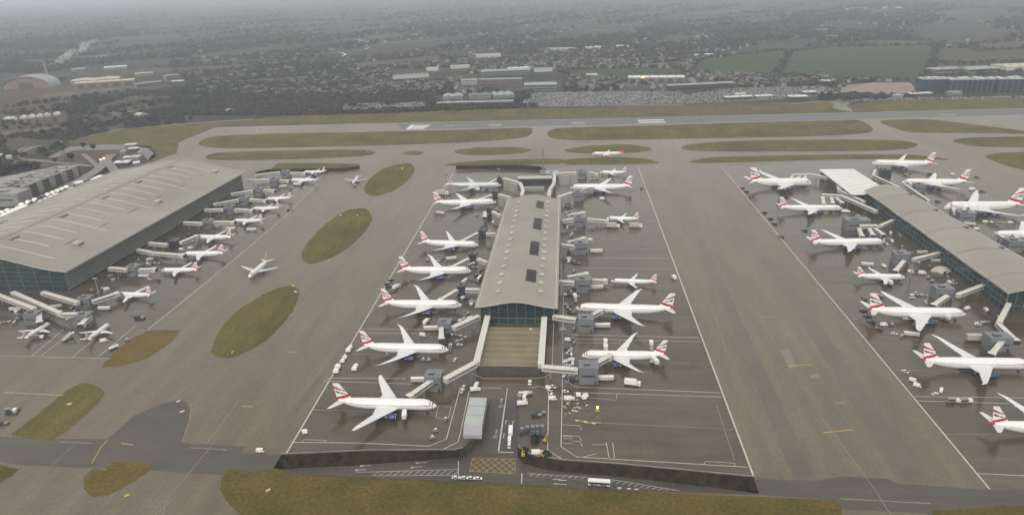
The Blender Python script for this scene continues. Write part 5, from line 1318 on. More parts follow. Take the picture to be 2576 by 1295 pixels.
# fabric canopies over the drop-off road
for i, (pl, w) in enumerate((([(-20,555),(0,548),(37,529),(60,518)],9),([(40,520),(60,512),(89,501.4)],6),([(93,512.6),(118,502),(145,490)],8),([(108,493.5),(140,482),(168,470.4)],6),([(185,463),(205,458)],9),([(230,456),(254,444)],9),([(-20,544),(0,536),(20,528.5)],6),([(172,477),(185,474.5)],7))):
    W = [P(u,v,9.5) for u, v in pl]; mb = MB(); L_ = [0]
    for a, b in zip(W[:-1], W[1:]): L_.append(L_[-1]+(b-a).length)
    n = max(6, int(L_[-1]/4)//2*2)
    def at(t):
        x = t*L_[-1]
        for k in range(len(W)-1):
            if x <= L_[k+1] or k == len(W)-2: return W[k].lerp(W[k+1], (x-L_[k])/(L_[k+1]-L_[k]))
    d = (W[-1]-W[0]).to_2d().normalized(); nn_ = Vector((-d.y, d.x, 0))
    mb.grid(lambda a, b: at(a) + nn_*(b-.5)*w*(1+.25*math.cos(a*n*PI)) + Vector((0,0,1.5*math.cos(a*n*PI)+.8*math.sin(b*PI))), n*3, 4, FAB, .15)
    names = ['longest white zigzag fabric canopy at the left edge of the terminal', 'thin zigzag canopy above the longest one', 'zigzag canopy second along the terminal back edge', 'thin upper zigzag canopy midway along the terminal back edge', 'short canopy patch far along the terminal back edge', 'last canopy near the far end of the terminal back edge', 'upper zigzag canopy cut by the left edge', 'small canopy patch between two longer ones']
    root = empty('fabric_canopy', (W[0].x, W[0].y, 0)); tag(root, names[i], 'canopy', 'white fabric canopies behind the terminal')
    o = mb.build('fabric', smooth=True); o.parent = root; o.matrix_parent_inverse = Matrix.Translation(-root.location)
    for t in (.1, .5, .9):
        m2 = MB(); p = at(t); m2.cyl((p.x,p.y,0), (p.x,p.y,9.6), .3, GREYP, 8); o = m2.build('mast'); o.parent = root; o.matrix_parent_inverse = Matrix.Translation(-root.location)
# approach ramps (elevated roads)
def flyover(pts, w, z0, z1, label):
    n = len(pts); Z = [z0+(z1-z0)*k/(n-1) for k in range(n)]; W = [P(u,v,z) for (u,v), z in zip(pts, Z)]
    root = empty('elevated_road', (W[0].x, W[0].y, 0)); tag(root, label, 'elevated road')
    mb = MB(); strip(mb, [p.to_2d() for p in W], w, [p.z for p in W], ROAD)
    o = mb.build('deck_surface', fix=False); o.parent = root; o.matrix_parent_inverse = Matrix.Translation(-root.location)
    mb = MB()
    for k in range(n-1):
        mb.obox(W[k], W[k+1], w+.6, Z[k]-1.4, Z[k]-.05, CONC, None, Z[k+1]-1.4, Z[k+1]-.05)
    o = mb.build('deck_edge'); o.parent = root; o.matrix_parent_inverse = Matrix.Translation(-root.location)
    for k in range(1, n):
        mb = MB(); p = (W[k-1]+W[k])/2; mb.cyl((p.x,p.y,0), (p.x,p.y,p.z-1.4), 1.0, CONC, 8); o = mb.build('pier'); o.parent = root; o.matrix_parent_inverse = Matrix.Translation(-root.location)
flyover([(150,478),(205,452),(240,430),(262,412),(268,400),(280,388)], 15, 9, 3, 'grey elevated road curving up behind the terminal to the round pad')
flyover([(292,436),(285,424),(272,410),(266,400)], 12, 9, 6, 'short ramp joining the elevated road from the terminal end')
flyover([(246,419),(230,404),(209,387)], 7, 5, 2, 'thin straight ramp crossing the brown scrub')
sheet('access_road', [PX([(120,395),(175,370),(254,363.8),(334,363.8),(382,370),(374,376.5),(395,392),(376,405),(366,398),(350,378),(302,376.5),(183,379),(135,398)])], .10, ROAD)
sheet('scrub_ground', [PX([(60,400),(130,399),(183,380),(300,378),(350,380),(366,400),(372,412),(300,422),(200,415),(150,414),(0,444),(-60,452),(-60,415)])], .06, mat('brown_scrub', (.085,.062,.05), .95, scale=.03, col2=(.13,.10,.075), grain=.4, gscale=.3, spec=.1))
for (u0,v0,u1,v1,dep,h,rk,wk,lb) in ((286,421,324,419,16,6,'w','d','white flat roofed depot beside the far end of the terminal'),(337,420,353,418,12,5,'w','g','small white depot right of the larger one behind the terminal'),(310,408,352,405,16,6,'c','g','cream depot between the round pad and the terminal'),(314,372,342,371,8,5,'w','g','thin white shelter on the round grey pad'),(324,383,348,381,9,5,'w','d','white shelter below the thin one on the pad'),(350,395,358,394,14,6,'g','g','grey cabin at the right of the depots'),(303,392,316,391,12,6,'g','g','grey cabin left of the white shelter on the pad'),(0,398,8,397,8,5,'w','w','tiny white hut at the left edge in the scrub'),(20,402,32,400,8,5,'w','w','white hut right of the tiny one in the scrub')):
    FBs(u0,v0,u1,v1,dep,h,rk,wk,lb,'depot',name='depot')
for (u, v, lb) in ((253,402,'lit yellow floodlight by the elevated road, left one'), (261,398,'lit yellow floodlight by the elevated road, right one')):
    p = P(u, v, 7); root = empty('floodlight', (p.x, p.y, 0)); tag(root, lb, 'floodlight')
    mb = MB(); mb.cyl((0,0,0), (0,0,7), .2, DARK, 6); put('pole', mb.mesh('pole'), root)
    mb = MB(); mb.box(-1.6,1.6,-.5,.5,6.4,7.8, mat('lit_lamp', (1,.85,.5), .5, emit=((1,.75,.35), 3))); put('lamp', mb.mesh('lamp'), root)
p = P(1617,203,6); root = empty('floodlight', (p.x, p.y, 0)); tag(root, 'glowing orange box on the white roofed warehouse', 'floodlight')
mb = MB(); mb.cyl((0,-2,0), (0,-2,13), .3, DARK, 6); put('pole', mb.mesh('pole'), root)
mb = MB(); mb.box(-4,4,-3,-2.2,12.4,15, mat('glowing_orange', (1,.5,.2), .5, emit=((1,.45,.12), 2.2))); put('lamp', mb.mesh('lamp'), root)  # orange box that glows, raised on a pole by the warehouse front
# ------------------------------------------------------------------ blast walls by the far grass
def wallrun(pts, h, th, label, m):
    W = [P(u,v) for u, v in pts]; mb = MB()
    for a, b in zip(W[:-1], W[1:]): mb.obox(a, b, th, 0, h, m)
    tag(mb.build('blast_wall'), label, 'wall')
wallrun([(644,441),(679,433),(770,431.5),(860,431),(905,425)], 4.5, 1.2, 'dark blast wall below the grass at the far end of the terminal stands', BANK)
wallrun([(1147,426),(1220,425),(1306,425),(1356,428),(1372,436)], 5.5, 1.4, 'dark curved blast wall below the grass beyond the middle concourse', BANK)
# masts
def mast(u, v, h, label, head=True):
    p = P(u, v); root = empty('light_mast', (p.x, p.y, .1)); tag(root, label, 'light mast', 'light masts on the apron')
    mb = MB(); mb.cyl((0,0,0), (0,0,h), .55, GREYP, 8, .28); put('pole', mb.mesh('pole'), root)
    if head:
        mb = MB(); mb.box(-2.2,2.2,-.3,.3,h-.2,h+.7,CREAM2)
        for k in range(5): mb.box(-2.1+.9*k,-1.5+.9*k,-.75,-.32,h-.1,h+.6,GREYP)
        put('lamp_head', mb.mesh('lamp_head'), root)
p = P(1366,438); root = empty('control_mast', (p.x,p.y,.1)); tag(root, 'tall dark mast standing alone beyond the middle concourse', 'mast')
mb = MB(); mb.cyl((0,0,0), (0,0,36), 1.3, NODE, 10, .9); put('pole', mb.mesh('pole'), root)
mb = MB(); mb.box(-4,4,-3,3,0,5,GREYP,DECK); put('base_hut', mb.mesh('base_hut'), root)
mast(1255,441,9,'short lamp mast beyond the silver airliner')
for (u, v, h, lb) in ((1205,700,17,'light mast left of the middle concourse, near the fourth airliner'),(1418,660,17,'light mast right of the middle concourse, by the empty gate'),(1416,884,18,'light mast on the road right of the brown ribbed roof'),(2290,700,17,'light mast by the small airliner at the right concourse'),(250,745,17,'light mast at the near corner of the big terminal')): mast(u, v, h, lb)
# ------------------------------------------------------------------ apron vehicles
LBL = mat('pale_blue_glass', (.05,.07,.08), .15)
OFFW = mat('van_white', (.80,.80,.78), .35); GSEG = mat('gse_grey', (.24,.245,.25), .5); TAN = mat('container_tan', (.45,.42,.36), .5); DKGSE = mat('gse_dark', (.045,.045,.05), .5)
VM = {}
def wheels(mb, xs, y, r):
    for x in xs:
        for s in (-1, 1): mb.cyl((x, s*y-.13, r), (x, s*y+.13, r), r, BLACK, 10)
def vproto():
    def car(m, h=1.5, L=4.4):
        mb = MB(); mb.box(-L/2,L/2,-.9,.9,.35,.9,m); i = len(mb.v)
        mb.v += [(-L*.36,-.84,.91),(L*.28,-.84,.91),(L*.28,.84,.91),(-L*.36,.84,.91),(-L*.28,-.7,h),(L*.13,-.7,h),(L*.13,.7,h),(-L*.28,.7,h)]
        for q in ((0,1,5,4),(1,2,6,5),(2,3,7,6),(3,0,4,7)): mb.face([i+k for k in q], GLASS)
        mb.face([i+4,i+5,i+6,i+7], m); wheels(mb, (-L*.3,L*.3), .85, .34); return mb
    VM['car'] = car(OFFW)
    mb = MB(); mb.box(-2.7,1.5,-1,1,.45,2.5,OFFW); i = len(mb.v)
    mb.v += [(1.5,-1,.45),(2.7,-1,.45),(2.7,1,.45),(1.5,1,.45),(1.5,-1,2.5),(1.75,-.9,2.45),(1.75,.9,2.45),(1.5,1,2.5),(2.7,-1,1.25),(2.7,1,1.25)]
    for q, m in (((0,1,8,5,4),OFFW),((2,3,7,6,9),OFFW),((1,2,9,8),OFFW),((8,9,6,5),GLASS),((5,6,7,4),OFFW)): mb.face([i+k for k in q], m)
    mb.box(.9,1.6,-1.02,1.02,1.5,2.1,GLASS); wheels(mb, (-1.7,1.7), .92, .4); VM['van'] = mb
    def truck(L, boxm, boxh):
        mb = MB(); mb.box(-L/2,L/2-2.3,-1.25,1.25,1.05,boxh,boxm); mb.box(-L/2,L/2,-1.1,1.1,.6,1.02,DARK); mb.box(L/2-2.1,L/2,-1.15,1.15,.7,2.6,OFFW); mb.box(L/2-.9,L/2+.02,-1.05,1.05,1.7,2.4,GLASS); mb.box(L/2-1.6,L/2-.8,-1.17,1.17,1.7,2.35,GLASS)
        wheels(mb, (-L*.3,L*.34), 1.05, .5); return mb
    VM['truck'] = truck(8.5, OFFW, 3.6); VM['tan_truck'] = truck(9, TAN, 3.7)
    mb = MB(); mb.box(-1.6,1.6,-.95,.95,.4,1.25,GSEG); mb.box(-.5,.6,-.8,.8,1.25,2.0,GLASS); mb.box(-.55,.65,-.85,.85,2.0,2.12,OFFW); wheels(mb, (-1.0,1.0), .95, .42); VM['tug'] = mb
    mb = MB()
    for k in range(3):
        x = -3.8*k; mb.box(x-1.6,x+1.6,-.8,.8,.5,.65,DARK); mb.box(x-1.45,x+1.45,-.75,.75,.66,1.6,[TAN,GSEG,OFFW][k%3]); wheels(mb, (x-1.1,x+1.1), .75, .22)
        if k: mb.obox((x+1.6,0),(x+2.2,0),.12,.45,.55,DARK)
    mb.box(2.4,4.6,-.7,.7,.4,1.1,OFFW); mb.box(2.6,3.5,-.6,.6,1.1,1.8,GLASS); wheels(mb, (2.8,4.2), .7, .35); VM['dolly_train'] = mb
    mb = MB(); mb.box(-1.6,1.6,-1.6,1.6,.5,.62,DARK); i = len(mb.v); mb.v += [(-1.5,-1.5,.63),(1.5,-1.5,.63),(1.5,1.5,.63),(-1.5,1.5,.63),(-1.5,-1.5,2.2),(1.5,-1.1,2.2),(1.5,1.1,2.2),(-1.5,1.5,2.2)]
    for q in ((0,1,5,4),(1,2,6,5),(2,3,7,6),(3,0,4,7),(4,5,6,7)): mb.face([i+k for k in q], OFFW)
    wheels(mb, (-1.1,1.1), 1.45, .25); VM['container'] = mb
    mb = MB(); mb.box(-3.6,3.6,-1.4,1.4,.5,.75,DKGSE); 
    for k in range(5): mb.box(-3.4+1.4*k,-3.2+1.4*k,-1.4,1.4,.76,.95,GSEG)
    wheels(mb, (-2.6,2.6), 1.2, .28); mb.box(-3.6,-3.4,-1.4,1.4,.76,1.5,DKGSE); VM['flat_dolly'] = mb
    mb = MB(); mb.box(-3.4,3.4,-1.2,1.2,.5,.8,DKGSE); mb.box(-3.2,.4,-1.1,1.1,.8,1.8,DKGSE); mb.box(.8,3.2,-1.1,1.1,.8,1.5,GSEG); wheels(mb, (-2.4,2.4), 1.1, .3); VM['dark_dolly'] = mb
    mb = MB(); n = 9      # passenger stairs
    for k in range(n): mb.box(-3.2+.7*k,-2.5+.7*k,-1,1,.6+.34*k,.75+.34*k,GSEG)
    for s in (-1.02,1.02): mb.obox((-3.2,s),(3.1,s),.08,.7,1.8,OFFW,None,3.6,4.7)
    mb.box(3.1,4.6,-1.1,1.1,3.6,3.75,OFFW); mb.box(-3.2,3.6,-.9,.9,.35,.6,DARK); mb.box(2.8,3.4,-.8,.8,.6,3.6,GSEG); wheels(mb, (-2.4,2.8), .9, .35); VM['stairs'] = mb
    mb = MB(); mb.box(-4,4,-1.3,1.3,.5,1.0,GSEG); mb.box(-3.6,1.2,-1.3,1.3,2.6,3.0,GSEG); mb.box(1.4,4,-1.3,1.3,1.0,2.4,OFFW); mb.box(3.0,4.02,-1.2,1.2,1.6,2.3,GLASS)
    for s in (-1.1,1.1): mb.obox((-3.4,s),(1.0,s),.2,1.0,1.3,DARK,None,2.4,2.7); mb.obox((-3.4,s),(1.0,s),.2,2.4,2.7,DARK,None,1.0,1.3)
    wheels(mb, (-2.8,2.6), 1.1, .4); VM['loader'] = mb
    mb = MB(); mb.box(-5.2,5.2,-1.15,1.15,2.9,3.2,OFFW); mb.box(-5.2,5.2,-1.1,1.1,1.0,2.88,CREAM2); mb.box(-5.3,-5.0,-1.2,1.2,.2,3.1,GSEG); wheels(mb, (-3.6,3.6), 1.0, .4); mb.box(5.2,6.8,-.5,.5,.6,.9,DARK); VM['awning_trailer'] = mb
    mb = MB(); mb.cyl((-2.4,0,1.6),(2.6,0,1.6),1.05,OFFW,14); mb.box(-3.2,4.2,-1,1,.5,.9,DARK); mb.box(2.8,4.4,-1.1,1.1,.7,2.4,OFFW); mb.box(3.6,4.42,-1,1,1.5,2.2,GLASS); wheels(mb, (-2.2,3.4), 1.0, .45); VM['tanker'] = mb
vproto(); VMESH = {k: m.mesh(k) for k, m in VM.items()}
KN = {'car':('service_car','car'), 'van':('service_van','van'), 'truck':('box_truck','truck'), 'tan_truck':('box_truck','truck'), 'tug':('aircraft_tug','tug'), 'dolly_train':('baggage_train','baggage train'), 'container':('cargo_container','container'), 'flat_dolly':('cargo_dolly','dolly'), 'dark_dolly':('cargo_dolly','dolly'), 'stairs':('passenger_stairs','stairs'), 'loader':('cargo_loader','loader'), 'awning_trailer':('walkway_trailer','trailer'), 'tanker':('fuel_tanker','tanker')}
def veh(kind, u, v, ang, label, group=None, z=0.1, sc=1.0):
    p = P(u, v, max(0, z)); nm, cat = KN[kind]
    o = put(nm, VMESH[kind], None, (p.x, p.y, z), math.radians(ang), sc if sc != 1 else None); tag(o, label, cat, group); return o
def vg(label, group, items):
    for it in items: veh(it[0], it[1], it[2], it[3], label, group, *(it[4:] if len(it) > 4 else ()))
vg('white cargo container in the row along the white stand line, left of the second airliner','containers by the left stand line',[('container',877,884,95,.1,1.2),('container',882,876,95),('container',862,911,95),('container',868,902,95),('container',846,937,95,.1,1.25),('container',850.5,926,95,.1,1.25),('container',892,931,95,.1,1.2),('container',896,923,95)])
veh('van',1523,876,92,'white van above the forward fuselage of the airliner with two lifts',None,.1,1.5)
veh('truck',1591,969,-12,'white box truck alone on the apron right of the nearest gate building',None,.1,1.25)
veh('container',767,1089,30,'lone white container on the nearest stand by its lower line',None)
veh('van',656,1136,0,'white van alone at the dark taxiway crossing, lower left',None,.1,.9)
veh('van',1065,845,-10,'white van above the wing of the second airliner',None)
veh('truck',1073,813,75,'white truck under the wing of the third airliner',None)
vg('small white service vehicle in the group by the nose of the second left airliner','vehicles by the second airliner',[('tug',1161,858,20),('car',1156,868,5),('tug',1150,862,60),('car',1145,906,80)])
vg('small grey baggage trolley under the second left airliner','trolleys under the second airliner',[('tug',1065,907,0),('tug',1079,908,30),('tug',974,895,0)])
vg('small white car by the road left of the brown ribbed roof','cars left of the ribbed roof',[('car',1188,759,0),('car',1169,803,10),('tug',1178,791,60),('van',1183,803,50)])
veh('truck',998,725,60,'white truck at the tail of the third left airliner',None); veh('flat_dolly',992,734,40,'dolly beside the white truck at the tail of the third airliner',None)
veh('awning_trailer',1108,539,-20,'white trailer truck below the wing of the airliner at the far left corner',None)
vg('small vehicle beyond the wing of the fourth left airliner','vehicles beyond the fourth airliner',[('tug',1076,657,40),('car',1102,657,10),('awning_trailer',1135,654,15)])
vg('dark dolly along the white stand line left of the middle concourse','dark dollies on the left stand line',[('dark_dolly',985,706,60),('dark_dolly',979,722,60),('dark_dolly',975,716,60)])
veh('awning_trailer',1206,704,80,'small trailer by the left wall of the middle concourse',None); veh('tug',1199,543,0,'tug by the empty left gate of the middle concourse',None)
veh('tan_truck',1113,491,0,'big tan container truck at the tail of the silver airliner',None,.1,1.8); veh('loader',1224,476,85,'cargo loader under the silver airliner',None,.1,1.3); veh('van',1202,479,0,'van under the wing of the silver airliner',None,.1,1.4)
vg('small white vehicle by the ramp top, above the grey roofed shed','vehicles above the shed',[('van',1199,972,80,.1,1.1),('truck',1196,983,10,.1,.8),('car',1166,975,75),('car',1163,985,75)])
veh('tug',1121.5,1057,60,'tug near the lower wing tip of the nearest airliner',None)
vg('small vehicle parked on the lower left stand near the nearest airliner nose','vehicles by the nearest nose',[('tug',1088,1103,20),('tug',1096,1085,0),('flat_dolly',1118,1012,0)])
# right side of the middle concourse
veh('tan_truck',1543,573,0,'left of two white cargo trucks below the small airliner at the right',None,.1,1.5); veh('tan_truck',1599,573,0,'right of two white cargo trucks below the small airliner at the right',None,.1,1.5)
veh('van',1515,502,0,'white van below the long airliner at the far right corner',None,.1,1.2); veh('dark_dolly',1614,475,90,'dark dolly by the right stand line near the far corner',None); veh('van',1475,487,60,'white van beside the gate building at the far right corner',None)
veh('van',1695,700,105,'white van beside the right stand line near the small airliner',None,.1,1.2)
vg('small vehicle in the equipment rows right of the middle concourse','equipment right of the concourse',[('tug',1428,777,0),('flat_dolly',1442,788,10),('tug',1424,770,0),('flat_dolly',1436,768,90),('tug',1444,831,60),('dolly_train',1437,881,90),('tug',1431,888,30),('tug',1426,893,0),('flat_dolly',1424,875,90),('flat_dolly',1428,520,20),('dark_dolly',1434,524,0),('dark_dolly',1424,569,0),('tug',1447,580,0),('dark_dolly',1440,660,0),('dark_dolly',1450,664,0),('dark_dolly',1425,622,0),('tug',1437,737,0),('dark_dolly',1437,745,0)])
vg('small white car on the road right of the brown ribbed roof','cars right of the ribbed roof',[('car',1427,920,0),('car',1433,922,60),('car',1391,974,-40),('van',1381,981,-50),('van',1391,1005,0),('car',1387,994,80),('car',1333,964,90,.1,1.3),('car',1422,986,0)])
for (u, v, lb) in ((1500,636,'walkway trailer by the empty gate right of the concourse'),(1500,727,'walkway trailer by the gate of the small airliner, right near half'),(1515,824,'white walkway trailer at the gate of the long airliner'),(1521,957,'white walkway trailer at the nearest gate building'),(263,780,'walkway trailer with white roof at the near corner of the terminal'),(363,698,'walkway trailer at the airliner with no bridge attached'),(633,581,'left of two white trailers on the terminal stands'),(581,578.5,'right hand white trailer nearer the terminal wall'),(544,572,'small trailer at the gate midway along the terminal'),(1085,831,'white wedge trailer behind the second left airliner'),(1056,961,'white wedge trailer behind the nearest airliner')):
    veh('awning_trailer', u, v, 2, lb, 'walkway trailers', .1, 1.0 if u < 1000 else 1.15)
vg('grey and white equipment in the heap of orange barriers on the empty stand','barrier heap equipment',[('truck',1432,1006,5,.1,.8),('container',1455,996,0),('container',1469,1003,20),('container',1473,998,20),('tug',1428,1010,0)])
bar = MB()
for k in range(34):
    p = P(random.gauss(1443,15), random.gauss(1026,9)); a = random.uniform(0,PI); d = Vector((math.cos(a), math.sin(a)))*random.uniform(.6,1.4)
    o_ = MB(); m = random.choice((ORANGE, OFFW, ORANGE, TAN)); o_.box(-random.uniform(.7,1.5), .9, -.12, .12, .1, 1.0, m); o_.box(-.7,-.5,-.4,.4,0,.1,DARK); o_.box(.4,.6,-.4,.4,0,.1,DARK)
    o = o_.build('barrier'); o.location = (p.x, p.y, .1); o.rotation_euler = (0,0,a); tag(o, 'small orange or white plastic barrier in the heap on the empty stand', 'barrier', 'barriers heaped on the empty stand')
p = P(1503,1036); root = empty('hi_vis_trailer', (p.x,p.y,.1)); tag(root, 'tiny trailer with an added yellow green glow, a hi-vis beacon on the empty stand', 'marker')
mb = MB(); mb.box(-1.2,1.2,-.7,.7,.4,1.0,YEL); wheels(mb,(0,),.75,.3); mb.cyl((0,0,1),(0,0,3.2),.12,DARK,6); put('trailer', mb.mesh('trailer'), root)
mb = MB(); mb.cyl((0,0,2.6),(0,0,3.9),.7,mat('added_hi_vis_glow',(.8,1,.3),.5,emit=((.8,1,.25),2.5)),10); put('lamp', mb.mesh('lamp'), root)  # glow added to a bright hi-vis spot, no known lamp
# yellow barriers along the stand centre line
for k in range(9):
    p = P(1452+7*k, 1059.5+.5*k+random.uniform(-1,4)); mb = MB(); mb.box(-1.1,1.1,-.12,.12,.15,.9,YEL if k % 3 else OFFW); mb.box(-.8,-.6,-.4,.4,0,.14,DARK); mb.box(.6,.8,-.4,.4,0,.14,DARK)
    o = mb.build('barrier'); o.location = (p.x,p.y,.1); o.rotation_euler=(0,0,random.uniform(-.3,.3)); tag(o,'small yellow or white barrier in the row along the faint line of the empty stand','barrier','barriers along the empty stand line')
# equipment yard right of the ramp
vg('white or yellow service vehicle in the yard right of the ramp','yard vehicles right of the ramp',[('loader',1308,1000,85),('van',1320,1000,80),('van',1325,992,5,.1,.9),('truck',1314,1018,10,.1,.8),('tug',1335,992,0),('car',1321,1010,80)])
veh('truck',1352,1142,5,'white box truck at the lower corner of the yard beside the dark bank',None,.1,.8)
def digger(u, v, ang, label):
    p = P(u, v); root = empty('digger', (p.x,p.y,.1), math.radians(ang)); tag(root, label, 'digger')
    mb = MB(); mb.box(-1.6,1.6,-1.1,-.6,0,.7,BLACK); mb.box(-1.6,1.6,.6,1.1,0,.7,BLACK); put('tracks', mb.mesh('tracks'), root)
    mb = MB(); mb.box(-1.6,1.2,-1,1,.75,1.7,YEL); put('body', mb.mesh('body'), root)
    mb = MB(); mb.box(.1,1.2,-.95,-.05,1.72,2.8,GLASS,YEL); put('cab', mb.mesh('cab'), root)
    mb = MB(); mb.obox((1.1,.4),(3.2,.4),.35,1.2,1.6,YEL,None,2.8,3.2); mb.obox((3.2,.4),(4.5,.4),.3,2.8,3.1,YEL,None,.6,.9); put('arm', mb.mesh('arm'), root)
    mb = MB(); mb.box(4.2,5.0,0,.9,.2,.8,DARK); put('bucket', mb.mesh('bucket'), root)
digger(1372,1110,70,'yellow digger in the yard, upper one beside the hedge'); digger(1366,1147,140,'yellow digger at the lower right corner of the yard')
digger(1316,1146,95,'yellow digger by the wall at the right foot of the ramp')
for (u, v, lb) in ((1349,1104,'dark green shrub clump in the middle of the yard right of the ramp'),(1345,1113,'small dark shrub below the clump in the yard'),(1319,1136,'dark shrub above the right hand ramp foot'),(1375,1146,'dark green shrub beside the white truck in the yard')):
    p = P(u, v); root = empty('shrub', (p.x,p.y,.1)); tag(root, lb, 'shrub')
    mb = MB()
    for q in crown_variant(110, .6)*2.3: mb.poly([tuple(x) for x in q], mat('dark_shrub_leaf',(.022,.035,.012),.9))
    put('foliage', mb.mesh('foliage', fix=False), root); mb = MB(); mb.cyl((0,0,0),(0,0,1.6),.12,MATS['bark'],6); put('stem', mb.mesh('stem'), root)
for k, (u, v) in enumerate(((1340,1081),(1352,1080),(1364,1080),(1340,1092),(1352,1092),(1365,1091),(1326,1082),(1313,1086),(1350,1046),(1360,1040))):
    veh('dark_dolly', u, v, 90 if k < 8 else 5, 'dark empty dolly in the yard right of the ramp', 'dark dollies in the yard')
# vehicles on the lower road and ramp
p = P(1507,1219,ZC); root = empty('airside_bus', (p.x,p.y,ZC+.02), math.radians(-4)); tag(root, 'long white bus driving on the lower road at the front', 'bus')
mb = MB(); mb.box(-6,6,-1.3,1.3,.35,2.9,OFFW); put('body', mb.mesh('body'), root)
mb = MB(); mb.box(-6.05,6.05,-1.33,1.33,2.92,3.3,mat('bus_roof_white',(.82,.82,.81),.3)); mb.box(-2,2,-.7,.7,3.3,3.5,OFFW); put('roof', mb.mesh('roof'), root)
mb = MB(); mb.box(-5.7,5.7,-1.34,1.34,1.45,2.5,GLASS); mb.box(5.9,6.04,-1.2,1.2,1.2,2.6,GLASS); put('window_band', mb.mesh('window_band'), root)
mb = MB(); mb.box(-4.6,-.6,-1.345,1.345,.6,1.25,mat('bus_red_panel',(.25,.05,.06),.4)); mb.box(.2,4.0,-1.345,1.345,.6,1.25,mat('bus_blue_panel',(.05,.08,.2),.4)); put('side_panel', mb.mesh('side_panel'), root)
for x in (-3.8,3.6):
    for s in (-1.2,1.2): mb = MB(); mb.cyl((x,s-.15,.5),(x,s+.15,.5),.5,BLACK,12); put('wheel', mb.mesh('wheel'), root)
for (u, v, kd, lb) in ((1282,1108,'van','white van heading down the ramp, upper one'),(1281,1122,'car','white car behind the van, lower on the ramp'),(1285,1088,'truck','grey white lorry highest on the ramp')):
    q = RP(u, v, .02); o = put(KN[kd][0], VMESH[kd], None, q, math.radians(92)); o.rotation_euler = (math.radians(0), math.radians(-math.degrees(math.atan2(5, (r1l.y-r0l.y)))), math.radians(92)); tag(o, lb, KN[kd][1])
for k, (u, v) in enumerate(((1147,1201),(1168,1201.5),(1185,1202),(1203,1203))):
    p = P(u, v+2, ZC); o = put(KN['car'][0], VMESH['car'], None, (p.x,p.y,ZC+.03), math.radians(3)); tag(o, ['first','second','third','fourth'][k]+' from the left of four white cars queuing by the near grass', 'car', 'white cars queuing on the lower road')
for k, (u, v) in enumerate(((1558,1229),(1582,1231),(1601,1232.5),(1719,1239))):
    p = P(u, v, ZC); mb = MB(); mb.box(-1.1,1.1,-.3,.3,.1,.9,OFFW); mb.box(-1.15,1.15,-.42,.42,0,.1,GSEG); o = mb.build('road_barrier'); o.location = (p.x,p.y,ZC+.02); tag(o, 'white road barrier block on the lower road right of the bus', 'barrier', 'white road blocks right of the bus')
# catering and lift trucks at aircraft doors
def lift_truck(u, v, ang, zbox, label, L=8.5, cat='catering truck'):
    p = P(u, v); root = empty('lift_truck', (p.x,p.y,.1), math.radians(ang)); tag(root, label, cat)
    mb = MB(); mb.box(-L/2,L/2,-1.15,1.15,.55,1.0,DARK); put('chassis', mb.mesh('chassis'), root)
    mb = MB(); mb.box(L/2-1.9,L/2,-1.2,1.2,1.02,2.5,OFFW); mb.box(L/2-.5,L/2+.03,-1.1,1.1,1.7,2.4,GLASS); put('cab', mb.mesh('cab'), root)
    mb = MB(); mb.box(-L/2,L/2-2.1,-1.35,1.35,zbox,zbox+2.6,CREAM,OFFW); mb.box(L/2-2.1,L/2-.3,-1.2,1.2,zbox,zbox+.15,GSEG); put('raised_box', mb.mesh('raised_box'), root)
    mb = MB()
    for s in (-.9,.9):
        mb.obox((-L/2+.5,s),(L/2-2.6,s),.22,1.0,1.25,GSEG,None,zbox-.3,zbox); mb.obox((-L/2+.5,s),(L/2-2.6,s),.22,zbox-.3,zbox,GSEG,None,1.0,1.25)
    put('scissor_lift', mb.mesh('scissor_lift'), root)
    for x in (-L*.28,L*.33):
        for s in (-1.05,1.05): mb = MB(); mb.cyl((x,s-.15,.5),(x,s+.15,.5),.5,BLACK,10); put('wheel', mb.mesh('wheel'), root)
lift_truck(1019,1056,98,3.6,'catering truck with raised box at the side of the nearest airliner',9)
lift_truck(1646,919,112,3.4,'lift truck at the rear of the airliner by the empty stand',9)
lift_truck(1638,878,-92,3.4,'lift truck behind the tail of the airliner by the empty stand',7)
lift_truck(1327*1.0+196,874,-90,3.2,'lift truck behind the nose of the airliner by the empty stand',7)
lift_truck(2376,808,105,3.6,'catering truck at the airliner with a blue engine on the right',8)
lift_truck(1447,757,-80,3.2,'lift truck behind the nose of the long airliner right of the concourse',7)
lift_truck(2236,718,100,2.4,'lift truck at the rear of the small airliner on the right',7)
lift_truck(748,467,0,1.2,'large white service truck below the dark tailed airliner',10,'truck')
# right concourse vehicles
vg('dark cargo dolly along the white stand line of the right apron','dark dollies on the right stand line',[('dark_dolly',1923,536,120),('dark_dolly',1938,551,120),('dark_dolly',1948,564,120),('dark_dolly',1965,597,120),('dark_dolly',2024,581,120),('dark_dolly',1868,474,110),('dark_dolly',1878,483,110),('dark_dolly',2172,783,115),('dark_dolly',2182,797,115),('dark_dolly',2192,811,115),('dark_dolly',2210,830,115)])
vg('small white vehicle between the wide gate building and the right concourse','vehicles left of the right concourse',[('van',2240,588,70),('tug',2265,597,0),('tug',2262,592,30),('car',2271,631,0),('awning_trailer',2319,639,10),('van',2222,671,100),('van',2291,686,-30),('van',2319,689,0,.1,1.2),('tug',2345,709,0),('car',2235,704,10),('awning_trailer',2355,660,0),('truck',2127,535,-10),('car',2157,543,10),('tug',2160,547,0),('car',2238,603,0),('awning_trailer',2181,669,-10),('tug',2335,700,40)])
p = P(2367,682); root = empty('storage_tent', (p.x,p.y,.1)); tag(root, 'pale grey domed tent beside the teal wall of the right concourse', 'tent')
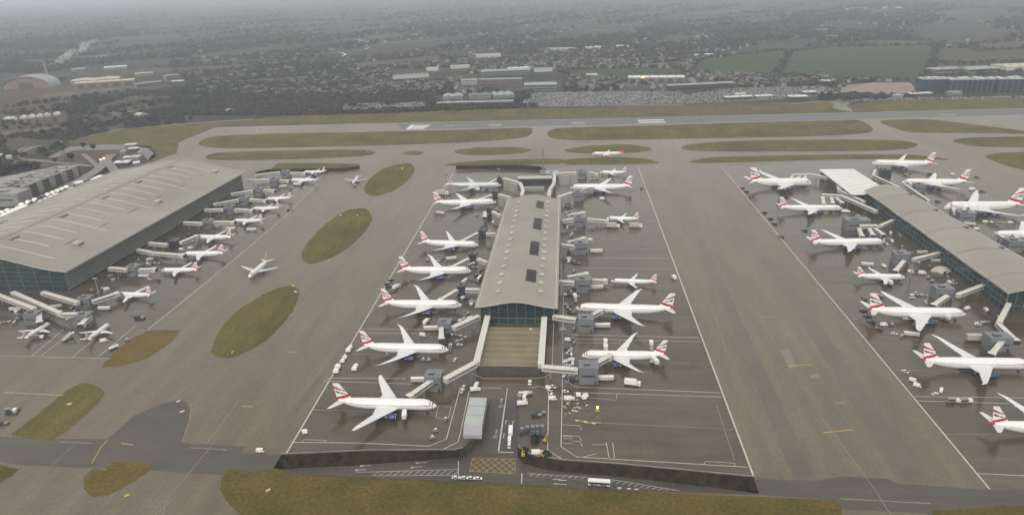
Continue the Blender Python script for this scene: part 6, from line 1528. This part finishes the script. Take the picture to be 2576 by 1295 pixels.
mb = MB(); mb.grid(lambda a, b: Vector((9*(a-.5)*2*math.sqrt(max(0,1-(b-.5)**2*3)), 7*(b-.5)*2*math.sqrt(max(0,1-(a-.5)**2*3)), 4.5*math.sin(PI*a)**.7*math.sin(PI*b)**.7)), 12, 12, HATCH); put('fabric', mb.mesh('fabric', True), root)
mb = MB(); mb.box(-1.2,1.2,-7.1,-6.8,0,2.4,DARK); put('doorway', mb.mesh('doorway'), root)
vg('small white vehicle right of the right concourse, below the double deck airliner','vehicles right of the right concourse',[('van',2478,560,0),('tug',2492,560,0),('dolly_train',2513,561,0),('van',2541,562,0),('awning_trailer',2438,567,-20),('tug',2507,569,40),('van',2457,578,-30),('car',2394,543,60)])
vg('vehicle beyond the right roof near the farthest airliners','vehicles at the far right airliners',[('van',2445,478,0,.1,1.3),('dark_dolly',2472,483,-20),('van',2396,440,0),('tug',2276,441,0),('dark_dolly',2458,447,-20),('dark_dolly',2360,508,0)])
vg('small white vehicle near the wing of the airliner with a blue engine','vehicles by the blue engine airliner',[('van',2223,819,0),('tug',2244,819,0),('van',2280,803,0),('tug',2301,818,0),('car',2249,840,-20),('tug',2268,848,60),('awning_trailer',2292,845,-15),('car',2328,761,80),('car',2295,750,0),('tug',2303,740,0),('dolly_train',2318,744,0),('tug',2208,745,0),('flat_dolly',2174,752,90),('tug',2217,748,0)])
vg('small white vehicle between the two nearest airliners on the right','vehicles between the nearest right airliners',[('car',2277,936,-50),('van',2297,959,-40,.1,.9),('van',2307,972,-30,.1,.9),('car',2352,992,20),('van',2367,984,60,.1,.9)])
vg('grey loader parked between the two nearest airliners on the right','grey loaders at right',[('loader',2397,1011,0),('loader',2428,1012,5)])
veh('tan_truck',2454,858,0,'big white container truck left of the bent white bridge, right side',None,.1,1.5)
vg('small vehicle under the bent white bridge near the right edge','vehicles under the bent bridge',[('tug',2469,815,0),('dolly_train',2476,812,20),('car',2460,818,0),('van',2433,778,30),('tug',2426,782,0)])
# terminal stand vehicles
vg('small white vehicle between the far terminal stands','vehicles on the far terminal stands',[('tug',718,469,0),('awning_trailer',713,472,5),('dark_dolly',633,513,0),('awning_trailer',595,537,0),('tug',530,538,0),('dark_dolly',729,529,40),('dark_dolly',668,495,0),('tug',697,482,0),('dark_dolly',598,520,0)])
veh('stairs',661,573,120,'white passenger stairs at the tail of the airliner midway along the terminal',None,.1,1.3)
vg('small white vehicle by the bent bridge at the terminal','vehicles by the bent bridge',[('van',458,629,0),('van',480,626,40),('tug',349,656,0),('truck',378,655,60,.1,.8),('car',374,668,60),('flat_dolly',385,655,60)])
vg('small vehicle near the corner of the terminal glass wall','vehicles at the terminal corner',[('car',277,694,40),('car',287,704,60),('car',376,703,-20),('tug',258,728,30),('van',270,729,20),('tug',231,732,0),('tug',248,738,40),('tug',264,738,0),('car',222,748,60)])
vg('small vehicle in front of the terminal glass wall at lower left','vehicles before the glass wall',[('awning_trailer',40,782,0),('van',43,788,-30),('dolly_train',24,811,20),('tug',35,816,20),('tug',43,805,0),('car',115,799,50),('awning_trailer',140,776,20),('car',182,776,0),('tug',188,786,0),('car',185,795,20),('tug',120,776,0),('tug',155,785,40)])
veh('stairs',171,855,60,'passenger stairs left of the right nose up airliner, by the stand line',None,.1,1.2)
veh('tanker',284,878,60,'white tanker near the brown grass triangle',None); veh('tug',320,857,30,'small dark tug at the edge of the brown grass triangle',None)
veh('loader',98,851,10,'loader under the wing of the left nose up airliner',None); veh('van',262,859,30,'van under the wing of the right nose up airliner',None)
vg('dark equipment on the stand at the lower left edge','dark equipment lower left',[('dark_dolly',30,1040,10),('flat_dolly',36,1032,10),('loader',28,1036,10),('dark_dolly',8,1067,10)])
veh('dark_dolly',352,801,0,'dark rack at the right of the terminal corner stand',None,.1,1.3)
q = veh('tug',893,470,200,'red tug pushing back the head on airliner at the far grass oval',None,.1,1.4)
# small taxiway signs
SGN = mat('sign_yellow', (.75,.55,.10), .5); SGW = mat('sign_pale', (.7,.68,.6), .5)
for k, (u, v, m) in enumerate(((744,736,SGW),(738,720,SGN),(857,543,SGW),(900,543,SGN),(1012,425,SGW),(175,1019,SGW),(459,1038,SGW),(449,1012,SGW),(320,1249,SGN),(675,1236,SGW),(1006,386,SGW),(925,383,SGN),(1505,390,SGW),(830,655,SGW),(586,888,SGW))):
    p = P(u, v); mb = MB(); mb.box(-1.3,1.3,-.14,.14,.35,1.5,m); mb.box(-1.0,-.9,-.1,.1,0,.35,DARK); mb.box(.9,1.0,-.1,.1,0,.35,DARK)
    o = mb.build('taxiway_sign'); o.location = (p.x,p.y,.13); o.rotation_euler = (0,0,.1*k); tag(o, 'small lit looking taxiway sign standing in a grass island', 'sign', 'taxiway signs in the grass islands')

# small ground equipment standing between the gates
def clutter(n, fn, label, group, seed):
    r = random.Random(seed)
    for k in range(n):
        u, v = fn(r); veh(r.choice(['dark_dolly','flat_dolly','tug','flat_dolly','dark_dolly','dolly_train','container','stairs','van','tug']), u, v, r.choice([0,0,90,85,20,-15,60]), label, group, .1, r.uniform(.85,1.05))
clutter(30, lambda r: (lambda v: (1270-(v-500)*.29-r.uniform(6,42), v))(r.uniform(520,900)), 'small piece of ground equipment between the gates left of the middle concourse', 'equipment between the left gates', 1)
clutter(26, lambda r: (r.uniform(1418,1446), r.uniform(510,980)), 'small piece of ground equipment along the road right of the middle concourse', 'equipment along the right road', 2)
clutter(20, lambda r: (lambda t: (2200+330*t+r.uniform(-30,6), 560+240*t+r.uniform(0,14)))(r.random()), 'small piece of ground equipment below the glass wall of the right concourse', 'equipment below the right concourse', 3)
clutter(18, lambda r: (lambda t: (260+330*t+r.uniform(0,40), 705-190*t+r.uniform(-2,14)))(r.random()), 'small piece of ground equipment below the louvred terminal wall', 'equipment below the terminal wall', 4)
clutter(10, lambda r: (r.uniform(20,240), r.uniform(768,806)), 'small piece of ground equipment below the bridges at the terminal front', 'equipment at the terminal front', 5)
clutter(10, lambda r: (r.uniform(2200,2420), r.uniform(425,470)), 'small piece of ground equipment beyond the right concourse roof', 'equipment beyond the right roof', 6)
HAZE = 1.12e-4; EXPO = 0.10; OVC = 8.0
# ------------------------------------------------------------------ haze, sky, light
hz = MB(); hz.box(-BIG-500, BIG+500, -3600, BIG+500, -12, CZ+24, None)
HM = bpy.data.materials.new('pale_haze'); HM.use_nodes = True; nt = HM.node_tree; nt.nodes.remove(nt.nodes['Principled BSDF'])
pv = nt.nodes.new('ShaderNodeVolumePrincipled'); pv.inputs['Color'].default_value = (.80,.885,1.0,1); pv.inputs['Density'].default_value = HAZE
pv.inputs['Anisotropy'].default_value = 0.0
nt.links.new(pv.outputs['Volume'], nt.nodes['Material Output'].inputs['Volume'])
hz.mats = [HM]; hz.m = [0]*len(hz.f); hz.mi = lambda m: 0
me = bpy.data.meshes.new('haze'); me.from_pydata(hz.v, [], hz.f); me.materials.append(HM)
tag(put('haze', me), 'pale winter haze hanging over the airfield and countryside', None, None, 'stuff')
w = bpy.data.worlds.new('World'); SC.world = w; w.use_nodes = True; nt = w.node_tree; bg = nt.nodes['Background']
SUN_EL, SUN_AZ = math.radians(38), math.radians(195)
sky = nt.nodes.new('ShaderNodeTexSky'); sky.sky_type = 'NISHITA'; sky.sun_disc = False
sky.sun_elevation = SUN_EL; sky.sun_rotation = SUN_AZ; sky.dust_density = 4; sky.air_density = 1
hs = nt.nodes.new('ShaderNodeHueSaturation'); hs.inputs['Saturation'].default_value = .12
nt.links.new(sky.outputs['Color'], hs.inputs['Color'])
oc = nt.nodes.new('ShaderNodeMix'); oc.data_type = 'RGBA'; oc.inputs[0].default_value = .65; oc.inputs[7].default_value = (OVC,OVC,OVC,1)
nt.links.new(hs.outputs['Color'], oc.inputs[6])
wm = nt.nodes.new('ShaderNodeMix'); wm.data_type = 'RGBA'; wm.blend_type = 'MULTIPLY'; wm.inputs[0].default_value = 1; wm.inputs[7].default_value = (1.0,.965,.900,1)
nt.links.new(oc.outputs[2], wm.inputs[6]); nt.links.new(wm.outputs[2], bg.inputs['Color'])
bg.inputs['Strength'].default_value = .13
sl = bpy.data.lights.new('sun', 'SUN'); sl.energy = .9; sl.angle = math.radians(25); sl.color = (1,.96,.9)
so = bpy.data.objects.new('sun', sl); COL.objects.link(so)
sd = Vector((math.sin(SUN_AZ)*math.cos(SUN_EL), math.cos(SUN_AZ)*math.cos(SUN_EL), math.sin(SUN_EL)))
so.rotation_euler = sd.to_track_quat('Z', 'Y').to_euler(); so.location = (0,-200,400)
vs = SC.view_settings; SC.display_settings.display_device = 'sRGB'
vs.view_transform = 'Standard'; vs.look = 'None'; vs.gamma = 1; vs.use_curve_mapping = False; vs.exposure = EXPO
cy = SC.cycles; cy.use_denoising = True; cy.max_bounces = 6; cy.diffuse_bounces = 3; cy.glossy_bounces = 2; cy.volume_bounces = 4
